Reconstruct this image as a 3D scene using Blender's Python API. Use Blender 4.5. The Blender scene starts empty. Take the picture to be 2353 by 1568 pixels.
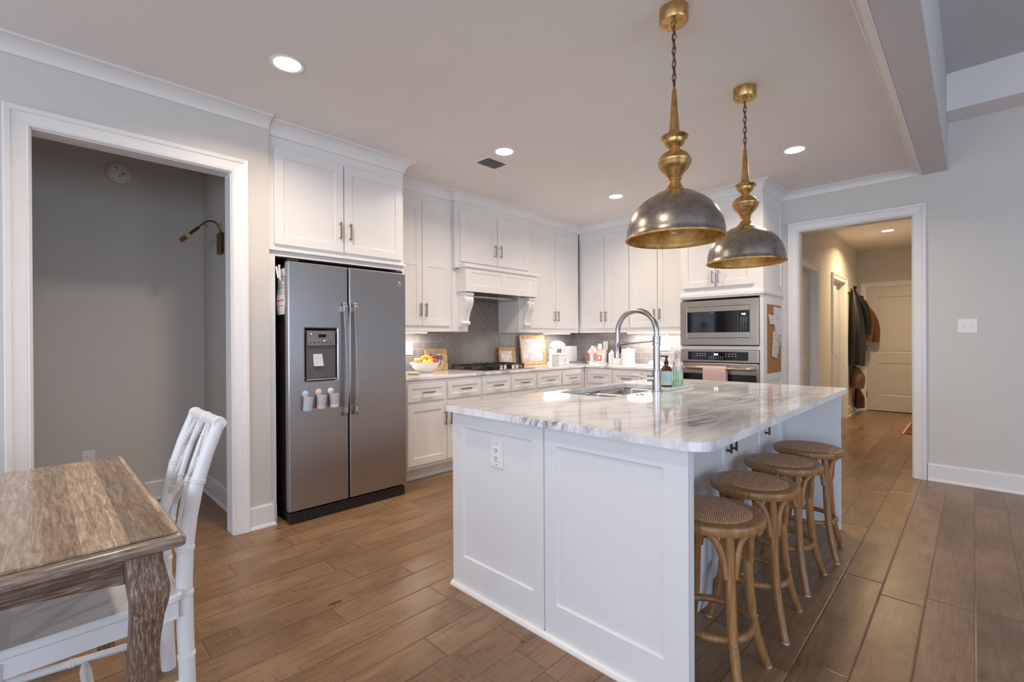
import bpy, bmesh, math, random
from mathutils import Matrix, Vector
random.seed(7)
S = bpy.context.scene
C = bpy.data.collections.new('kitchen_scene'); S.collection.children.link(C)
PI = math.pi

# ------------------------------------------------------------------ camera
cam_d = bpy.data.cameras.new('camera'); cam = bpy.data.objects.new('camera', cam_d); C.objects.link(cam)
cam_d.sensor_width = 36; cam_d.lens = 16.511; cam_d.clip_start = .02; cam_d.clip_end = 60
_f = Vector((-0.7014537, 0.7127105, -0.0025334)); _r = Vector((0.7127121, 0.7014362, -0.0053682)); _u = Vector((0.0020489, 0.0055711, 0.9999824))
cam.matrix_world = Matrix(((_r.x, _u.x, -_f.x, 0), (_r.y, _u.y, -_f.y, 0), (_r.z, _u.z, -_f.z, 1.2317), (0, 0, 0, 1)))
S.camera = cam

# ------------------------------------------------------------------ world, lights, exposure
S.view_settings.view_transform = 'Standard'; S.view_settings.look = 'None'
S.view_settings.gamma = 1; S.view_settings.use_curve_mapping = False
S.view_settings.exposure = 0.42
W = bpy.data.worlds.new('world'); S.world = W; W.use_nodes = True
bg = W.node_tree.nodes['Background']; bg.inputs[0].default_value = (.60, .72, 1, 1); bg.inputs[1].default_value = 0.6
WARM = (1.0, .82, .64); HALLW = (1.0, .72, .42); DAY = (.70, .82, 1.0)

def area(name, loc, rot, sx, sy, power, col, spread=PI, shape='RECTANGLE'):
    d = bpy.data.lights.new(name, 'AREA'); d.shape = shape; d.size = sx
    if shape == 'RECTANGLE': d.size_y = sy
    d.energy = power; d.color = col; d.spread = spread
    o = bpy.data.objects.new(name, d); C.objects.link(o); o.location = loc; o.rotation_euler = rot
    return o
# daylight through the windows of the living room behind and right of the camera
area('daylight_rear', (1.9, -3.95, 1.35), (PI/2, 0, 0), 3.6, 1.9, 104, DAY)
area('daylight_dining', (-2.0, -3.95, 1.35), (PI/2, 0, 0), 1.9, 1.8, 38, DAY)
area('daylight_side', (4.45, 1.2, 1.6), (PI/2, 0, PI/2), 3.6, 2.0, 55, DAY)

# ------------------------------------------------------------------ mesh helpers
class MB:
    def __init__(s): s.bm = bmesh.new()
    def box(s, x0, y0, z0, x1, y1, z1):
        x0, x1 = sorted((x0, x1)); y0, y1 = sorted((y0, y1)); z0, z1 = sorted((z0, z1))
        v = [s.bm.verts.new(p) for p in ((x0,y0,z0),(x1,y0,z0),(x1,y1,z0),(x0,y1,z0),(x0,y0,z1),(x1,y0,z1),(x1,y1,z1),(x0,y1,z1))]
        for f in ((0,3,2,1),(4,5,6,7),(0,1,5,4),(1,2,6,5),(2,3,7,6),(3,0,4,7)): s.bm.faces.new([v[i] for i in f])
        return s
    def hexa(s, bot, top):
        v = [s.bm.verts.new(p) for p in list(bot)+list(top)]
        for f in ((0,3,2,1),(4,5,6,7),(0,1,5,4),(1,2,6,5),(2,3,7,6),(3,0,4,7)): s.bm.faces.new([v[i] for i in f])
        return s
    def lathe(s, prof, n=32, c=(0,0,0), sx=1, sy=1):
        rings = []
        for r, z in prof:
            if r < 1e-5: rings.append([s.bm.verts.new((c[0], c[1], c[2]+z))])
            else: rings.append([s.bm.verts.new((c[0]+r*sx*math.cos(2*PI*k/n), c[1]+r*sy*math.sin(2*PI*k/n), c[2]+z)) for k in range(n)])
        for a, b in zip(rings, rings[1:]):
            for k in range(n):
                q = (k+1) % n
                if len(a) == 1 and len(b) == 1: continue
                if len(a) == 1: f = (a[0], b[q], b[k])
                elif len(b) == 1: f = (a[k], a[q], b[0])
                else: f = (a[k], a[q], b[q], b[k])
                s.bm.faces.new(f).smooth = True
        return s
    def tube(s, pts, r, n=10, closed=False, flat=1.0):
        pts = [Vector(p) for p in pts]; m = len(pts)
        rs = list(r) if isinstance(r, (list, tuple)) else [r]*m
        T = []
        for i in range(m):
            if closed: t = pts[(i+1) % m]-pts[i-1]
            else: t = pts[min(i+1, m-1)]-pts[max(i-1, 0)]
            T.append(t.normalized())
        up = Vector((0,0,1)) if abs(T[0].z) < .9 else Vector((1,0,0))
        N = (up-T[0]*up.dot(T[0])).normalized(); rings = []
        for i in range(m):
            N = (N-T[i]*N.dot(T[i])).normalized(); B = T[i].cross(N)
            rings.append([s.bm.verts.new(pts[i]+(N*math.cos(2*PI*k/n)+B*math.sin(2*PI*k/n)*flat)*rs[i]) for k in range(n)])
        for i in range(m if closed else m-1):
            a, b = rings[i], rings[(i+1) % m]
            for k in range(n): s.bm.faces.new((a[k], a[(k+1) % n], b[(k+1) % n], b[k])).smooth = True
        if not closed:
            s.bm.faces.new(rings[0][::-1]); s.bm.faces.new(rings[-1])
        return s
    def cyl(s, a, b, r, r2=None, n=20): return s.tube([a, b], [r, r if r2 is None else r2], n)
    def loft(s, loops, cap=True, smooth=False):
        R = [[s.bm.verts.new(p) for p in l] for l in loops]
        for a, b in zip(R, R[1:]):
            m = len(a)
            for k in range(m): s.bm.faces.new((a[k], a[(k+1) % m], b[(k+1) % m], b[k])).smooth = smooth
        if cap: s.bm.faces.new(R[0][::-1]); s.bm.faces.new(R[-1])
        return s
    def prism(s, poly, z0, z1):
        return s.loft([[(x, y, z0) for x, y in poly], [(x, y, z1) for x, y in poly]])
    def prism_x(s, poly, x0, x1):      # poly in (y,z)
        return s.loft([[(x0, y, z) for y, z in poly], [(x1, y, z) for y, z in poly]])
    def prism_y(s, poly, y0, y1):      # poly in (x,z)
        return s.loft([[(x, y0, z) for x, z in poly], [(x, y1, z) for x, z in poly]])
    def sphere(s, c, r, sx=1, sy=1, sz=1, n=16, m=10):
        return s.lathe([(r*math.sin(PI*i/m), -r*sz*math.cos(PI*i/m)) for i in range(m+1)], n, c, sx, sy)
    def slab(s, x0, x1, z0, z1, yf, yb, holes=(), slope=.004):
        """flat front at y=yf facing -y, back at yb, rectangular recesses (hx0,hx1,hz0,hz1,depth)"""
        xs = sorted({x0, x1, *[h[0] for h in holes], *[h[1] for h in holes]})
        zs = sorted({z0, z1, *[h[2] for h in holes], *[h[3] for h in holes]})
        V = {}
        def g(x, y, z):
            k = (round(x, 5), round(y, 5), round(z, 5))
            if k not in V: V[k] = s.bm.verts.new((x, y, z))
            return V[k]
        for a, b in zip(xs, xs[1:]):
            for c, d in zip(zs, zs[1:]):
                mx, mz = (a+b)/2, (c+d)/2
                if any(h[0] < mx < h[1] and h[2] < mz < h[3] for h in holes): continue
                s.bm.faces.new((g(a,yf,c), g(b,yf,c), g(b,yf,d), g(a,yf,d)))
        for h in holes:
            dy = h[4]; e = slope
            xa = [x for x in xs if h[0] <= x <= h[1]]; za = [z for z in zs if h[2] <= z <= h[3]]
            o = [(x, h[2]) for x in xa]+[(h[1], z) for z in za[1:]]+[(x, h[3]) for x in xa[::-1][1:]]+[(h[0], z) for z in za[::-1][1:-1]]
            outer = [g(x, yf, z) for x, z in o]
            q = [s.bm.verts.new((min(max(x, h[0]+e), h[1]-e), yf+dy, min(max(z, h[2]+e), h[3]-e))) for x, z in o]
            for k in range(len(o)): s.bm.faces.new((outer[k], outer[(k+1) % len(o)], q[(k+1) % len(o)], q[k]))
            s.bm.faces.new(q)
        o = [(x, z0) for x in xs]+[(x1, z) for z in zs[1:]]+[(x, z1) for x in xs[::-1][1:]]+[(x0, z) for z in zs[::-1][1:-1]]
        fr = [g(x, yf, z) for x, z in o]; bk = [s.bm.verts.new((x, yb, z)) for x, z in o]
        for k in range(len(o)): s.bm.faces.new((fr[(k+1) % len(o)], fr[k], bk[k], bk[(k+1) % len(o)]))
        s.bm.faces.new(bk)
        return s
    def xf(s, M):
        bmesh.ops.transform(s.bm, matrix=M, verts=s.bm.verts); return s
    def build(s, name, mat, parent=None, bev=0, seg=2, **kw):
        bmesh.ops.recalc_face_normals(s.bm, faces=s.bm.faces)
        me = bpy.data.meshes.new(name); s.bm.to_mesh(me); s.bm.free()
        if mat: me.materials.append(mat)
        if any(p.use_smooth for p in me.polygons): me.set_sharp_from_angle(angle=math.radians(38))
        o = bpy.data.objects.new(name, me); C.objects.link(o)
        if parent: o.parent = parent
        if bev:
            b = o.modifiers.new('bevel', 'BEVEL'); b.width = bev; b.segments = seg; b.limit_method = 'ANGLE'; b.angle_limit = math.radians(40)
            b.harden_normals = False
        for k, v in kw.items(): o[k] = v
        return o

def thing(name, label, cat, loc=(0,0,0), rz=0, group=None):
    o = bpy.data.objects.new(name, None); C.objects.link(o); o.location = loc; o.rotation_euler = (0,0,rz)
    o.empty_display_size = .05; o['label'] = label; o['category'] = cat
    if group: o['group'] = group
    return o
def tag(o, label, cat, group=None):
    o['label'] = label; o['category'] = cat
    if group: o['group'] = group
    return o
def struct(mb, name, mat, bev=0, parent=None):
    o = mb.build(name, mat, parent, bev)
    if not parent: o['kind'] = 'structure'
    return o
def copy_tree(o, parent=None):
    c = o.copy(); C.objects.link(c)
    if parent: c.parent = parent
    for ch in list(o.children): copy_tree(ch, c)
    return c
def arc(cx, cy, r, a0, a1, n): return [(cx+r*math.cos(a0+(a1-a0)*i/n), cy+r*math.sin(a0+(a1-a0)*i/n)) for i in range(n+1)]
def rrect(x0, y0, x1, y1, r, n=6):
    p = []
    for cx, cy, a in ((x1-r, y1-r, 0), (x0+r, y1-r, PI/2), (x0+r, y0+r, PI), (x1-r, y0+r, 1.5*PI)): p += arc(cx, cy, r, a, a+PI/2, n)
    return p
def bez(p0, p1, p2, p3, n=10):
    p0, p1, p2, p3 = map(Vector, (p0, p1, p2, p3)); o = []
    for i in range(n+1):
        t = i/n; o.append(p0*(1-t)**3+p1*3*t*(1-t)**2+p2*3*t*t*(1-t)+p3*t**3)
    return o
def text(body, size, mat, parent, M, name='lettering', depth=.0004, align='CENTER'):
    cu = bpy.data.curves.new(name, 'FONT'); cu.body = body; cu.size = size; cu.extrude = depth
    cu.align_x = align; cu.align_y = 'CENTER'; cu.resolution_u = 3
    t = bpy.data.objects.new(name, cu); C.objects.link(t); bpy.context.view_layer.update()
    me = bpy.data.meshes.new_from_object(t.evaluated_get(bpy.context.evaluated_depsgraph_get()))
    bpy.data.objects.remove(t); me.transform(M); me.materials.clear(); me.materials.append(mat)
    o = bpy.data.objects.new(name, me); C.objects.link(o); o.parent = parent
    return o
def face_txt(x, y, z): return Matrix.Translation((x, y, z)) @ Matrix.Rotation(PI/2, 4, 'X')   # reads from -y

# ------------------------------------------------------------------ materials
def _new(name):
    m = bpy.data.materials.new(name); m.use_nodes = True; nt = m.node_tree
    return m, nt, nt.nodes['Principled BSDF']
def N(nt, t, **kw):
    n = nt.nodes.new(t)
    for k, v in kw.items(): setattr(n, k, v)
    return n
def math_n(nt, op, a, b=None, c=None):
    n = N(nt, 'ShaderNodeMath', operation=op)
    for i, v in enumerate((a, b, c)):
        if v is None: continue
        if isinstance(v, (int, float)): n.inputs[i].default_value = v
        else: nt.links.new(v, n.inputs[i])
    return n.outputs[0]
def ramp(nt, fac, stops):
    r = N(nt, 'ShaderNodeValToRGB'); e = r.color_ramp.elements
    while len(e) < len(stops): e.new(.5)
    for el, (p, c) in zip(e, stops): el.position = p; el.color = (*c, 1)
    nt.links.new(fac, r.inputs[0]); return r.outputs[0]
def mix(nt, fac, a, b, mode='MIX'):
    n = N(nt, 'ShaderNodeMix', data_type='RGBA', blend_type=mode)
    for i, v in ((0, fac), (6, a), (7, b)):
        if isinstance(v, (int, float)): n.inputs[i].default_value = v
        elif isinstance(v, tuple): n.inputs[i].default_value = (*v, 1)
        else: nt.links.new(v, n.inputs[i])
    return n.outputs[2]
def noise(nt, vec, scale, detail=3, rough=.5, dist=0):
    n = N(nt, 'ShaderNodeTexNoise'); n.inputs['Scale'].default_value = scale; n.inputs['Detail'].default_value = detail
    n.inputs['Roughness'].default_value = rough; n.inputs['Distortion'].default_value = dist
    if vec: nt.links.new(vec, n.inputs['Vector'])
    return n.outputs['Fac']
def mapping(nt, src, scale=(1,1,1), rot=(0,0,0), loc=(0,0,0)):
    mp = N(nt, 'ShaderNodeMapping'); mp.inputs['Scale'].default_value = scale; mp.inputs['Rotation'].default_value = rot; mp.inputs['Location'].default_value = loc
    nt.links.new(src, mp.inputs['Vector']); return mp.outputs[0]
def bump(nt, bs, h, strength, dist=.01):
    b = N(nt, 'ShaderNodeBump'); b.inputs['Strength'].default_value = strength; b.inputs['Distance'].default_value = dist
    nt.links.new(h, b.inputs['Height']); nt.links.new(b.outputs[0], bs.inputs['Normal'])
def pm(name, col, rough=.5, metal=0, var=.04, scale=8, bmp=0, bscale=200, spec=.5, coat=0, stretch=(1,1,1), trans=0, alpha=1, emit=0):
    m, nt, b = _new(name); tc = N(nt, 'ShaderNodeTexCoord').outputs['Object']; v = mapping(nt, tc, stretch)
    f = noise(nt, v, scale)
    c = ramp(nt, f, [(.3, tuple(max(0, x*(1-var)) for x in col)), (.7, tuple(min(1, x*(1+var)) for x in col))])
    nt.links.new(c, b.inputs['Base Color'])
    b.inputs['Roughness'].default_value = rough; b.inputs['Metallic'].default_value = metal
    b.inputs['Specular IOR Level'].default_value = spec; b.inputs['Coat Weight'].default_value = coat
    b.inputs['Transmission Weight'].default_value = trans; b.inputs['Alpha'].default_value = alpha
    if emit: nt.links.new(c, b.inputs['Emission Color']); b.inputs['Emission Strength'].default_value = emit
    if bmp: bump(nt, b, noise(nt, v, bscale), bmp, .002)
    return m
def emission(name, col, st):
    m, nt, b = _new(name); b.inputs['Base Color'].default_value = (*col, 1); b.inputs['Emission Color'].default_value = (*col, 1); b.inputs['Emission Strength'].default_value = st
    return m
M = {}
M['wall'] = pm('wall_paint_greige', (.66, .635, .60), .75, var=.012, scale=2, bmp=.25, bscale=260)
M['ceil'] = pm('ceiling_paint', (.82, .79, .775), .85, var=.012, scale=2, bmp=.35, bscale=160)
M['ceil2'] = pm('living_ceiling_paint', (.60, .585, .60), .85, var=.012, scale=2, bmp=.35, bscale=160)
M['trim'] = pm('trim_white', (.80, .79, .78), .35, var=.01)
M['cab'] = pm('cabinet_white', (.80, .785, .77), .33, var=.01, scale=3)
M['isl'] = pm('island_white', (.78, .785, .80), .36, var=.01, scale=3)
M['dark'] = pm('painted_shade', (.03, .022, .018), .8)  # near-black colour standing in for shade in fridge niche and door gap
M['black'] = pm('black_plastic', (.012, .012, .013), .35)
M['iron'] = pm('cast_iron', (.015, .015, .017), .5, bmp=.3)
M['glassblack'] = pm('black_glass', (.006, .007, .009), .06, coat=.3)
M['nickel'] = pm('brushed_nickel', (.42, .35, .29), .32, 1, var=.05)
M['white_gloss'] = pm('white_ceramic', (.86, .85, .84), .18, var=.01)
M['plate'] = pm('plate_plastic', (.84, .83, .81), .35, var=.01)
M['rubber'] = pm('grey_glide', (.55, .55, .55), .5)
M['screw'] = pm('steel_screw', (.45, .44, .43), .3, 1)

def brushed(name, col, rough, axis):
    m, nt, b = _new(name); tc = N(nt, 'ShaderNodeTexCoord').outputs['Object']
    sc = {'h': (3, 3, 420), 'v': (420, 420, 3)}[axis]
    f = noise(nt, mapping(nt, tc, sc), 1.0, 2)
    c = ramp(nt, f, [(.2, tuple(x*.97 for x in col)), (.8, tuple(x*1.03 for x in col))]); nt.links.new(c, b.inputs['Base Color'])
    b.inputs['Metallic'].default_value = 1
    nt.links.new(math_n(nt, 'MULTIPLY_ADD', f, .06, rough-.03), b.inputs['Roughness'])
    b.inputs['Anisotropic'].default_value = .55; bump(nt, b, f, .03, .001)
    return m
M['steel'] = brushed('fridge_steel', (.40, .385, .39), .34, 'h')
M['steel2'] = brushed('oven_steel', (.44, .385, .325), .22, 'h')
M['sinksteel'] = brushed('sink_steel', (.55, .53, .51), .22, 'v')
M['faucet'] = pm('faucet_steel', (.47, .45, .46), .27, 1, var=.04)
M['handle_steel'] = pm('fridge_handle_steel', (.52, .51, .51), .3, 1, var=.03)

def gold(name, c1, c2, rough):
    m, nt, b = _new(name); tc = N(nt, 'ShaderNodeTexCoord').outputs['Object']
    f = noise(nt, tc, 28, 5, .65); c = ramp(nt, f, [(.3, c1), (.62, c2)]); nt.links.new(c, b.inputs['Base Color'])
    b.inputs['Metallic'].default_value = 1; nt.links.new(math_n(nt, 'MULTIPLY_ADD', f, .25, rough-.1), b.inputs['Roughness']); bump(nt, b, noise(nt, tc, 190, 3), .18, .001)
    return m
M['gold'] = gold('antique_gold_leaf', (.42, .25, .09), (.66, .43, .18), .33)
M['goldin'] = gold('gold_leaf_inside', (.42, .22, .06), (.72, .46, .17), .42)
M['pewter'] = gold('aged_pewter', (.28, .255, .22), (.39, .36, .31), .26)
M['chain'] = pm('bronze_chain', (.20, .12, .06), .4, 1)

def floor_mat():
    m, nt, b = _new('hand_scraped_oak_planks'); g = N(nt, 'ShaderNodeNewGeometry').outputs['Position']
    s = N(nt, 'ShaderNodeSeparateXYZ'); nt.links.new(g, s.inputs[0]); X, Y = s.outputs[0], s.outputs[1]
    u = math_n(nt, 'DIVIDE', math_n(nt, 'ADD', X, 20*.1625+.001), .1625)
    row = math_n(nt, 'FLOOR', u); fu = math_n(nt, 'FRACT', u)
    wn = N(nt, 'ShaderNodeTexWhiteNoise', noise_dimensions='1D'); nt.links.new(row, wn.inputs['W'])
    v = math_n(nt, 'ADD', math_n(nt, 'DIVIDE', math_n(nt, 'ADD', Y, 20), .92), math_n(nt, 'MULTIPLY', wn.outputs[0], 7.3))
    vj = math_n(nt, 'FLOOR', v); fv = math_n(nt, 'FRACT', v)
    cmb = N(nt, 'ShaderNodeCombineXYZ'); nt.links.new(row, cmb.inputs[0]); nt.links.new(vj, cmb.inputs[1])
    wid = N(nt, 'ShaderNodeTexWhiteNoise', noise_dimensions='2D'); nt.links.new(cmb.outputs[0], wid.inputs['Vector'])
    rid = wid.outputs['Value']
    # per plank offset for grain
    off = N(nt, 'ShaderNodeVectorMath', operation='MULTIPLY_ADD'); nt.links.new(wid.outputs['Color'], off.inputs[0]); off.inputs[1].default_value = (9, 9, 9); nt.links.new(g, off.inputs[2])
    grain = noise(nt, mapping(nt, off.outputs[0], (26, 2.2, 1)), 3.0, 6, .62, .35)
    fine = noise(nt, mapping(nt, off.outputs[0], (160, 8, 1)), 3.0, 3, .6)
    blotch = noise(nt, mapping(nt, off.outputs[0], (5, 2.6, 1)), 1.0, 4, .6, .4)
    chat = noise(nt, mapping(nt, off.outputs[0], (7, 110, 1)), 1.0, 2, .5)
    chmask = ramp(nt, noise(nt, mapping(nt, off.outputs[0], (6, 3, 1), loc=(5, 3, 0)), 1.3, 2), [(.47, (0,0,0)), (.62, (1,1,1))])
    t = math_n(nt, 'ADD', math_n(nt, 'MULTIPLY', grain, .42), math_n(nt, 'ADD', math_n(nt, 'MULTIPLY', blotch, .38), math_n(nt, 'MULTIPLY', fine, .2)))
    base = ramp(nt, t, [(.30, (.130, .070, .035)), (.46, (.215, .125, .065)), (.60, (.305, .188, .104)), (.75, (.38, .245, .14))])
    tone = math_n(nt, 'MULTIPLY_ADD', rid, .38, .80)
    hs = N(nt, 'ShaderNodeHueSaturation'); nt.links.new(base, hs.inputs['Color']); nt.links.new(tone, hs.inputs['Value'])
    dark = mix(nt, math_n(nt, 'MULTIPLY', chmask, math_n(nt, 'MULTIPLY', math_n(nt, 'LESS_THAN', chat, .46), .35)), hs.outputs[0], (.09, .045, .02))
    knot = N(nt, 'ShaderNodeTexVoronoi'); knot.inputs['Scale'].default_value = 1.0; nt.links.new(mapping(nt, off.outputs[0], (3.4, 1.3, 1)), knot.inputs['Vector'])
    dark = mix(nt, math_n(nt, 'MULTIPLY', math_n(nt, 'LESS_THAN', knot.outputs['Distance'], .045), .75), dark, (.05, .025, .012))
    du = math_n(nt, 'MULTIPLY', math_n(nt, 'MINIMUM', fu, math_n(nt, 'SUBTRACT', 1.0, fu)), .1625)
    dv = math_n(nt, 'MULTIPLY', math_n(nt, 'MINIMUM', fv, math_n(nt, 'SUBTRACT', 1.0, fv)), .92)
    d = math_n(nt, 'MINIMUM', du, dv)
    gap = math_n(nt, 'LESS_THAN', d, .0016)
    col = mix(nt, math_n(nt, 'MULTIPLY', gap, .72), dark, (.03, .015, .008)); nt.links.new(col, b.inputs['Base Color'])
    nt.links.new(math_n(nt, 'MULTIPLY_ADD', grain, .16, .22), b.inputs['Roughness'])
    b.inputs['Specular IOR Level'].default_value = .5
    edge = N(nt, 'ShaderNodeMapRange'); nt.links.new(d, edge.inputs[0]); edge.inputs[1].default_value = 0; edge.inputs[2].default_value = .006
    wav = noise(nt, mapping(nt, off.outputs[0], (9, 3, 1)), 1.0, 2)
    hh = math_n(nt, 'ADD', math_n(nt, 'MULTIPLY', edge.outputs[0], 1.0), math_n(nt, 'ADD', math_n(nt, 'MULTIPLY', wav, 1.6), math_n(nt, 'MULTIPLY', math_n(nt, 'MULTIPLY', chat, chmask), .5)))
    bump(nt, b, hh, .5, .0022)
    return m
M['floor'] = floor_mat()

def marble():
    m, nt, b = _new('white_marble_grey_veins'); g = N(nt, 'ShaderNodeNewGeometry').outputs['Position']
    wp = N(nt, 'ShaderNodeTexNoise'); wp.inputs['Scale'].default_value = 1.6; wp.inputs['Detail'].default_value = 3; nt.links.new(g, wp.inputs['Vector'])
    wv = N(nt, 'ShaderNodeVectorMath', operation='MULTIPLY_ADD'); nt.links.new(wp.outputs['Color'], wv.inputs[0]); wv.inputs[1].default_value = (.34, .34, .1); nt.links.new(g, wv.inputs[2])
    rot = mapping(nt, wv.outputs[0], (1, 1, 1), (0, 0, -1.46))
    def ridge(st, sc, lo, hi, det=5):
        n = noise(nt, mapping(nt, rot, st), sc, det, .6, .3); r = math_n(nt, 'SUBTRACT', 1.0, math_n(nt, 'ABSOLUTE', math_n(nt, 'MULTIPLY_ADD', n, 2.0, -1.0)))
        return ramp(nt, r, [(lo, (0,0,0)), (hi, (1,1,1))])
    cloud = ramp(nt, noise(nt, mapping(nt, rot, (.9, 3.0, 1.2)), 1.25, 5, .6, .5), [(.52, (0,0,0)), (.68, (1,1,1))])
    v1 = ridge((.9, 4.2, 1.2), 1.2, .88, .99); v2 = ridge((1.8, 9, 2), 1.5, .82, .98); v3 = ridge((3.0, 22, 3), 1.5, .80, .97, 7)
    tint = ramp(nt, noise(nt, g, 1.3), [(.45, (.27, .285, .33)), (.62, (.44, .38, .34))])
    k = math_n(nt, 'ADD', math_n(nt, 'MULTIPLY', v1, .34), math_n(nt, 'ADD', math_n(nt, 'MULTIPLY', math_n(nt, 'MULTIPLY', v2, cloud), .55), math_n(nt, 'ADD', math_n(nt, 'MULTIPLY', math_n(nt, 'MULTIPLY', v3, cloud), .45), math_n(nt, 'MULTIPLY', cloud, .13))))
    c = mix(nt, math_n(nt, 'MINIMUM', math_n(nt, 'MULTIPLY', k, .78), .8), (.88, .885, .90), tint)
    # the two strongest grey smudges of the slab
    for cx, cy, sx, sy, st in ((-.79, 1.86, 4.6, 1.7, 1.0), (-1.20, 1.44, 1.9, 7.0, .9)):
        vm = mapping(nt, g, (sx, sy, 1), (0, 0, 0), (-cx*sx, -cy*sy, 0))
        ln = N(nt, 'ShaderNodeVectorMath', operation='LENGTH'); sp = N(nt, 'ShaderNodeVectorMath', operation='MULTIPLY'); nt.links.new(vm, sp.inputs[0]); sp.inputs[1].default_value = (1, 1, 0); nt.links.new(sp.outputs[0], ln.inputs[0])
        mk = N(nt, 'ShaderNodeMapRange'); nt.links.new(ln.outputs['Value'], mk.inputs[0]); mk.inputs[1].default_value = .7; mk.inputs[2].default_value = .1
        sm = ramp(nt, noise(nt, mapping(nt, rot, (2.2, 15, 8)), 1.9, 7, .7, .9), [(.40, (0,0,0)), (.60, (1,1,1))])
        c = mix(nt, math_n(nt, 'MULTIPLY', math_n(nt, 'MULTIPLY', mk.outputs[0], sm), st), c, (.15, .165, .21))
    nt.links.new(c, b.inputs['Base Color']); b.inputs['Roughness'].default_value = .06; b.inputs['Specular IOR Level'].default_value = .5
    return m
M['marble'] = marble()

def brick(name, axis):
    m, nt, b = _new(name); g = N(nt, 'ShaderNodeNewGeometry').outputs['Position']; s = N(nt, 'ShaderNodeSeparateXYZ'); nt.links.new(g, s.inputs[0])
    cm = N(nt, 'ShaderNodeCombineXYZ'); nt.links.new(s.outputs[axis], cm.inputs[0]); nt.links.new(s.outputs[2], cm.inputs[1])
    br = N(nt, 'ShaderNodeTexBrick'); nt.links.new(mapping(nt, cm.outputs[0], loc=(.02, -.915, 0)), br.inputs['Vector'])
    br.offset = .5; br.inputs['Scale'].default_value = 1; br.inputs['Brick Width'].default_value = .150; br.inputs['Row Height'].default_value = .0755
    br.inputs['Mortar Size'].default_value = .0016; br.inputs['Color1'].default_value = (.245, .215, .205, 1); br.inputs['Color2'].default_value = (.215, .19, .18, 1); br.inputs['Mortar'].default_value = (.50, .46, .43, 1)
    nt.links.new(br.outputs[0], b.inputs['Base Color']); b.inputs['Roughness'].default_value = .13
    bump(nt, b, math_n(nt, 'SUBTRACT', 1.0, br.outputs['Fac']), .4, .002); return m
M['tileA'] = brick('grey_subway_tile_left', 1); M['tileB'] = brick('grey_subway_tile_back', 0)
M['tile'] = pm('grey_herringbone_tile', (.215, .19, .178), .13, var=.08, scale=6)
M['grout'] = pm('light_grout', (.50, .46, .43), .8)

def wood(name, c1, c2, c3, stretch, rough=.4, sc=3.0, bmp=.2):
    m, nt, b = _new(name); tc = N(nt, 'ShaderNodeTexCoord').outputs['Object']
    f = noise(nt, mapping(nt, tc, stretch), sc, 6, .62, .5)
    nt.links.new(ramp(nt, f, [(.3, c1), (.5, c2), (.7, c3)]), b.inputs['Base Color']); b.inputs['Roughness'].default_value = rough
    bump(nt, b, f, bmp, .002); return m
M['stoolwood'] = wood('stool_elm', (.22, .098, .032), (.31, .148, .052), (.42, .215, .085), (30, 30, 3), .36, bmp=.08)
M['framewood'] = wood('light_oak_frame', (.40, .24, .10), (.52, .33, .15), (.62, .42, .21), (8, 8, 8), .5)
M['tablewood'] = wood('limed_oak', (.085, .045, .025), (.19, .115, .070), (.50, .42, .35), (95, 95, 7), .38, bmp=.6)
M['apronwood'] = wood('limed_oak_apron', (.07, .037, .02), (.135, .076, .044), (.40, .33, .27), (50, 4, 60), .38, bmp=.5)

M['edgewood'] = wood('limed_oak_edge', (.13, .085, .06), (.25, .18, .135), (.42, .35, .29), (60, 6, 60), .2, bmp=.15)
def tabletop():
    m, nt, b = _new('limed_oak_table_planks'); tc = N(nt, 'ShaderNodeTexCoord').outputs['Object']; s = N(nt, 'ShaderNodeSeparateXYZ'); nt.links.new(tc, s.inputs[0])
    u = math_n(nt, 'DIVIDE', math_n(nt, 'ADD', s.outputs[1], 10), .082); row = math_n(nt, 'FLOOR', u); fu = math_n(nt, 'FRACT', u)
    wn = N(nt, 'ShaderNodeTexWhiteNoise', noise_dimensions='1D'); nt.links.new(row, wn.inputs['W'])
    off = N(nt, 'ShaderNodeVectorMath', operation='MULTIPLY_ADD'); nt.links.new(wn.outputs['Color'], off.inputs[0]); off.inputs[1].default_value = (7, 7, 7); nt.links.new(tc, off.inputs[2])
    gr = noise(nt, mapping(nt, off.outputs[0], (2.5, 30, 30)), 3, 7, .7, .8)
    cross = noise(nt, mapping(nt, off.outputs[0], (120, 14, 14)), 1, 3, .6)
    t = math_n(nt, 'ADD', math_n(nt, 'MULTIPLY', gr, .88), math_n(nt, 'MULTIPLY', cross, .12))
    c = ramp(nt, t, [(.34, (.20, .135, .09)), (.5, (.37, .27, .19)), (.66, (.60, .50, .40))])
    hs = N(nt, 'ShaderNodeHueSaturation'); nt.links.new(c, hs.inputs['Color']); nt.links.new(math_n(nt, 'MULTIPLY_ADD', wn.outputs[0], .85, .62), hs.inputs['Value'])
    nt.links.new(hs.outputs[0], b.inputs['Base Color']); b.inputs['Roughness'].default_value = .13
    bump(nt, b, t, .2, .0015); return m
M['tabletop'] = tabletop()

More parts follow.
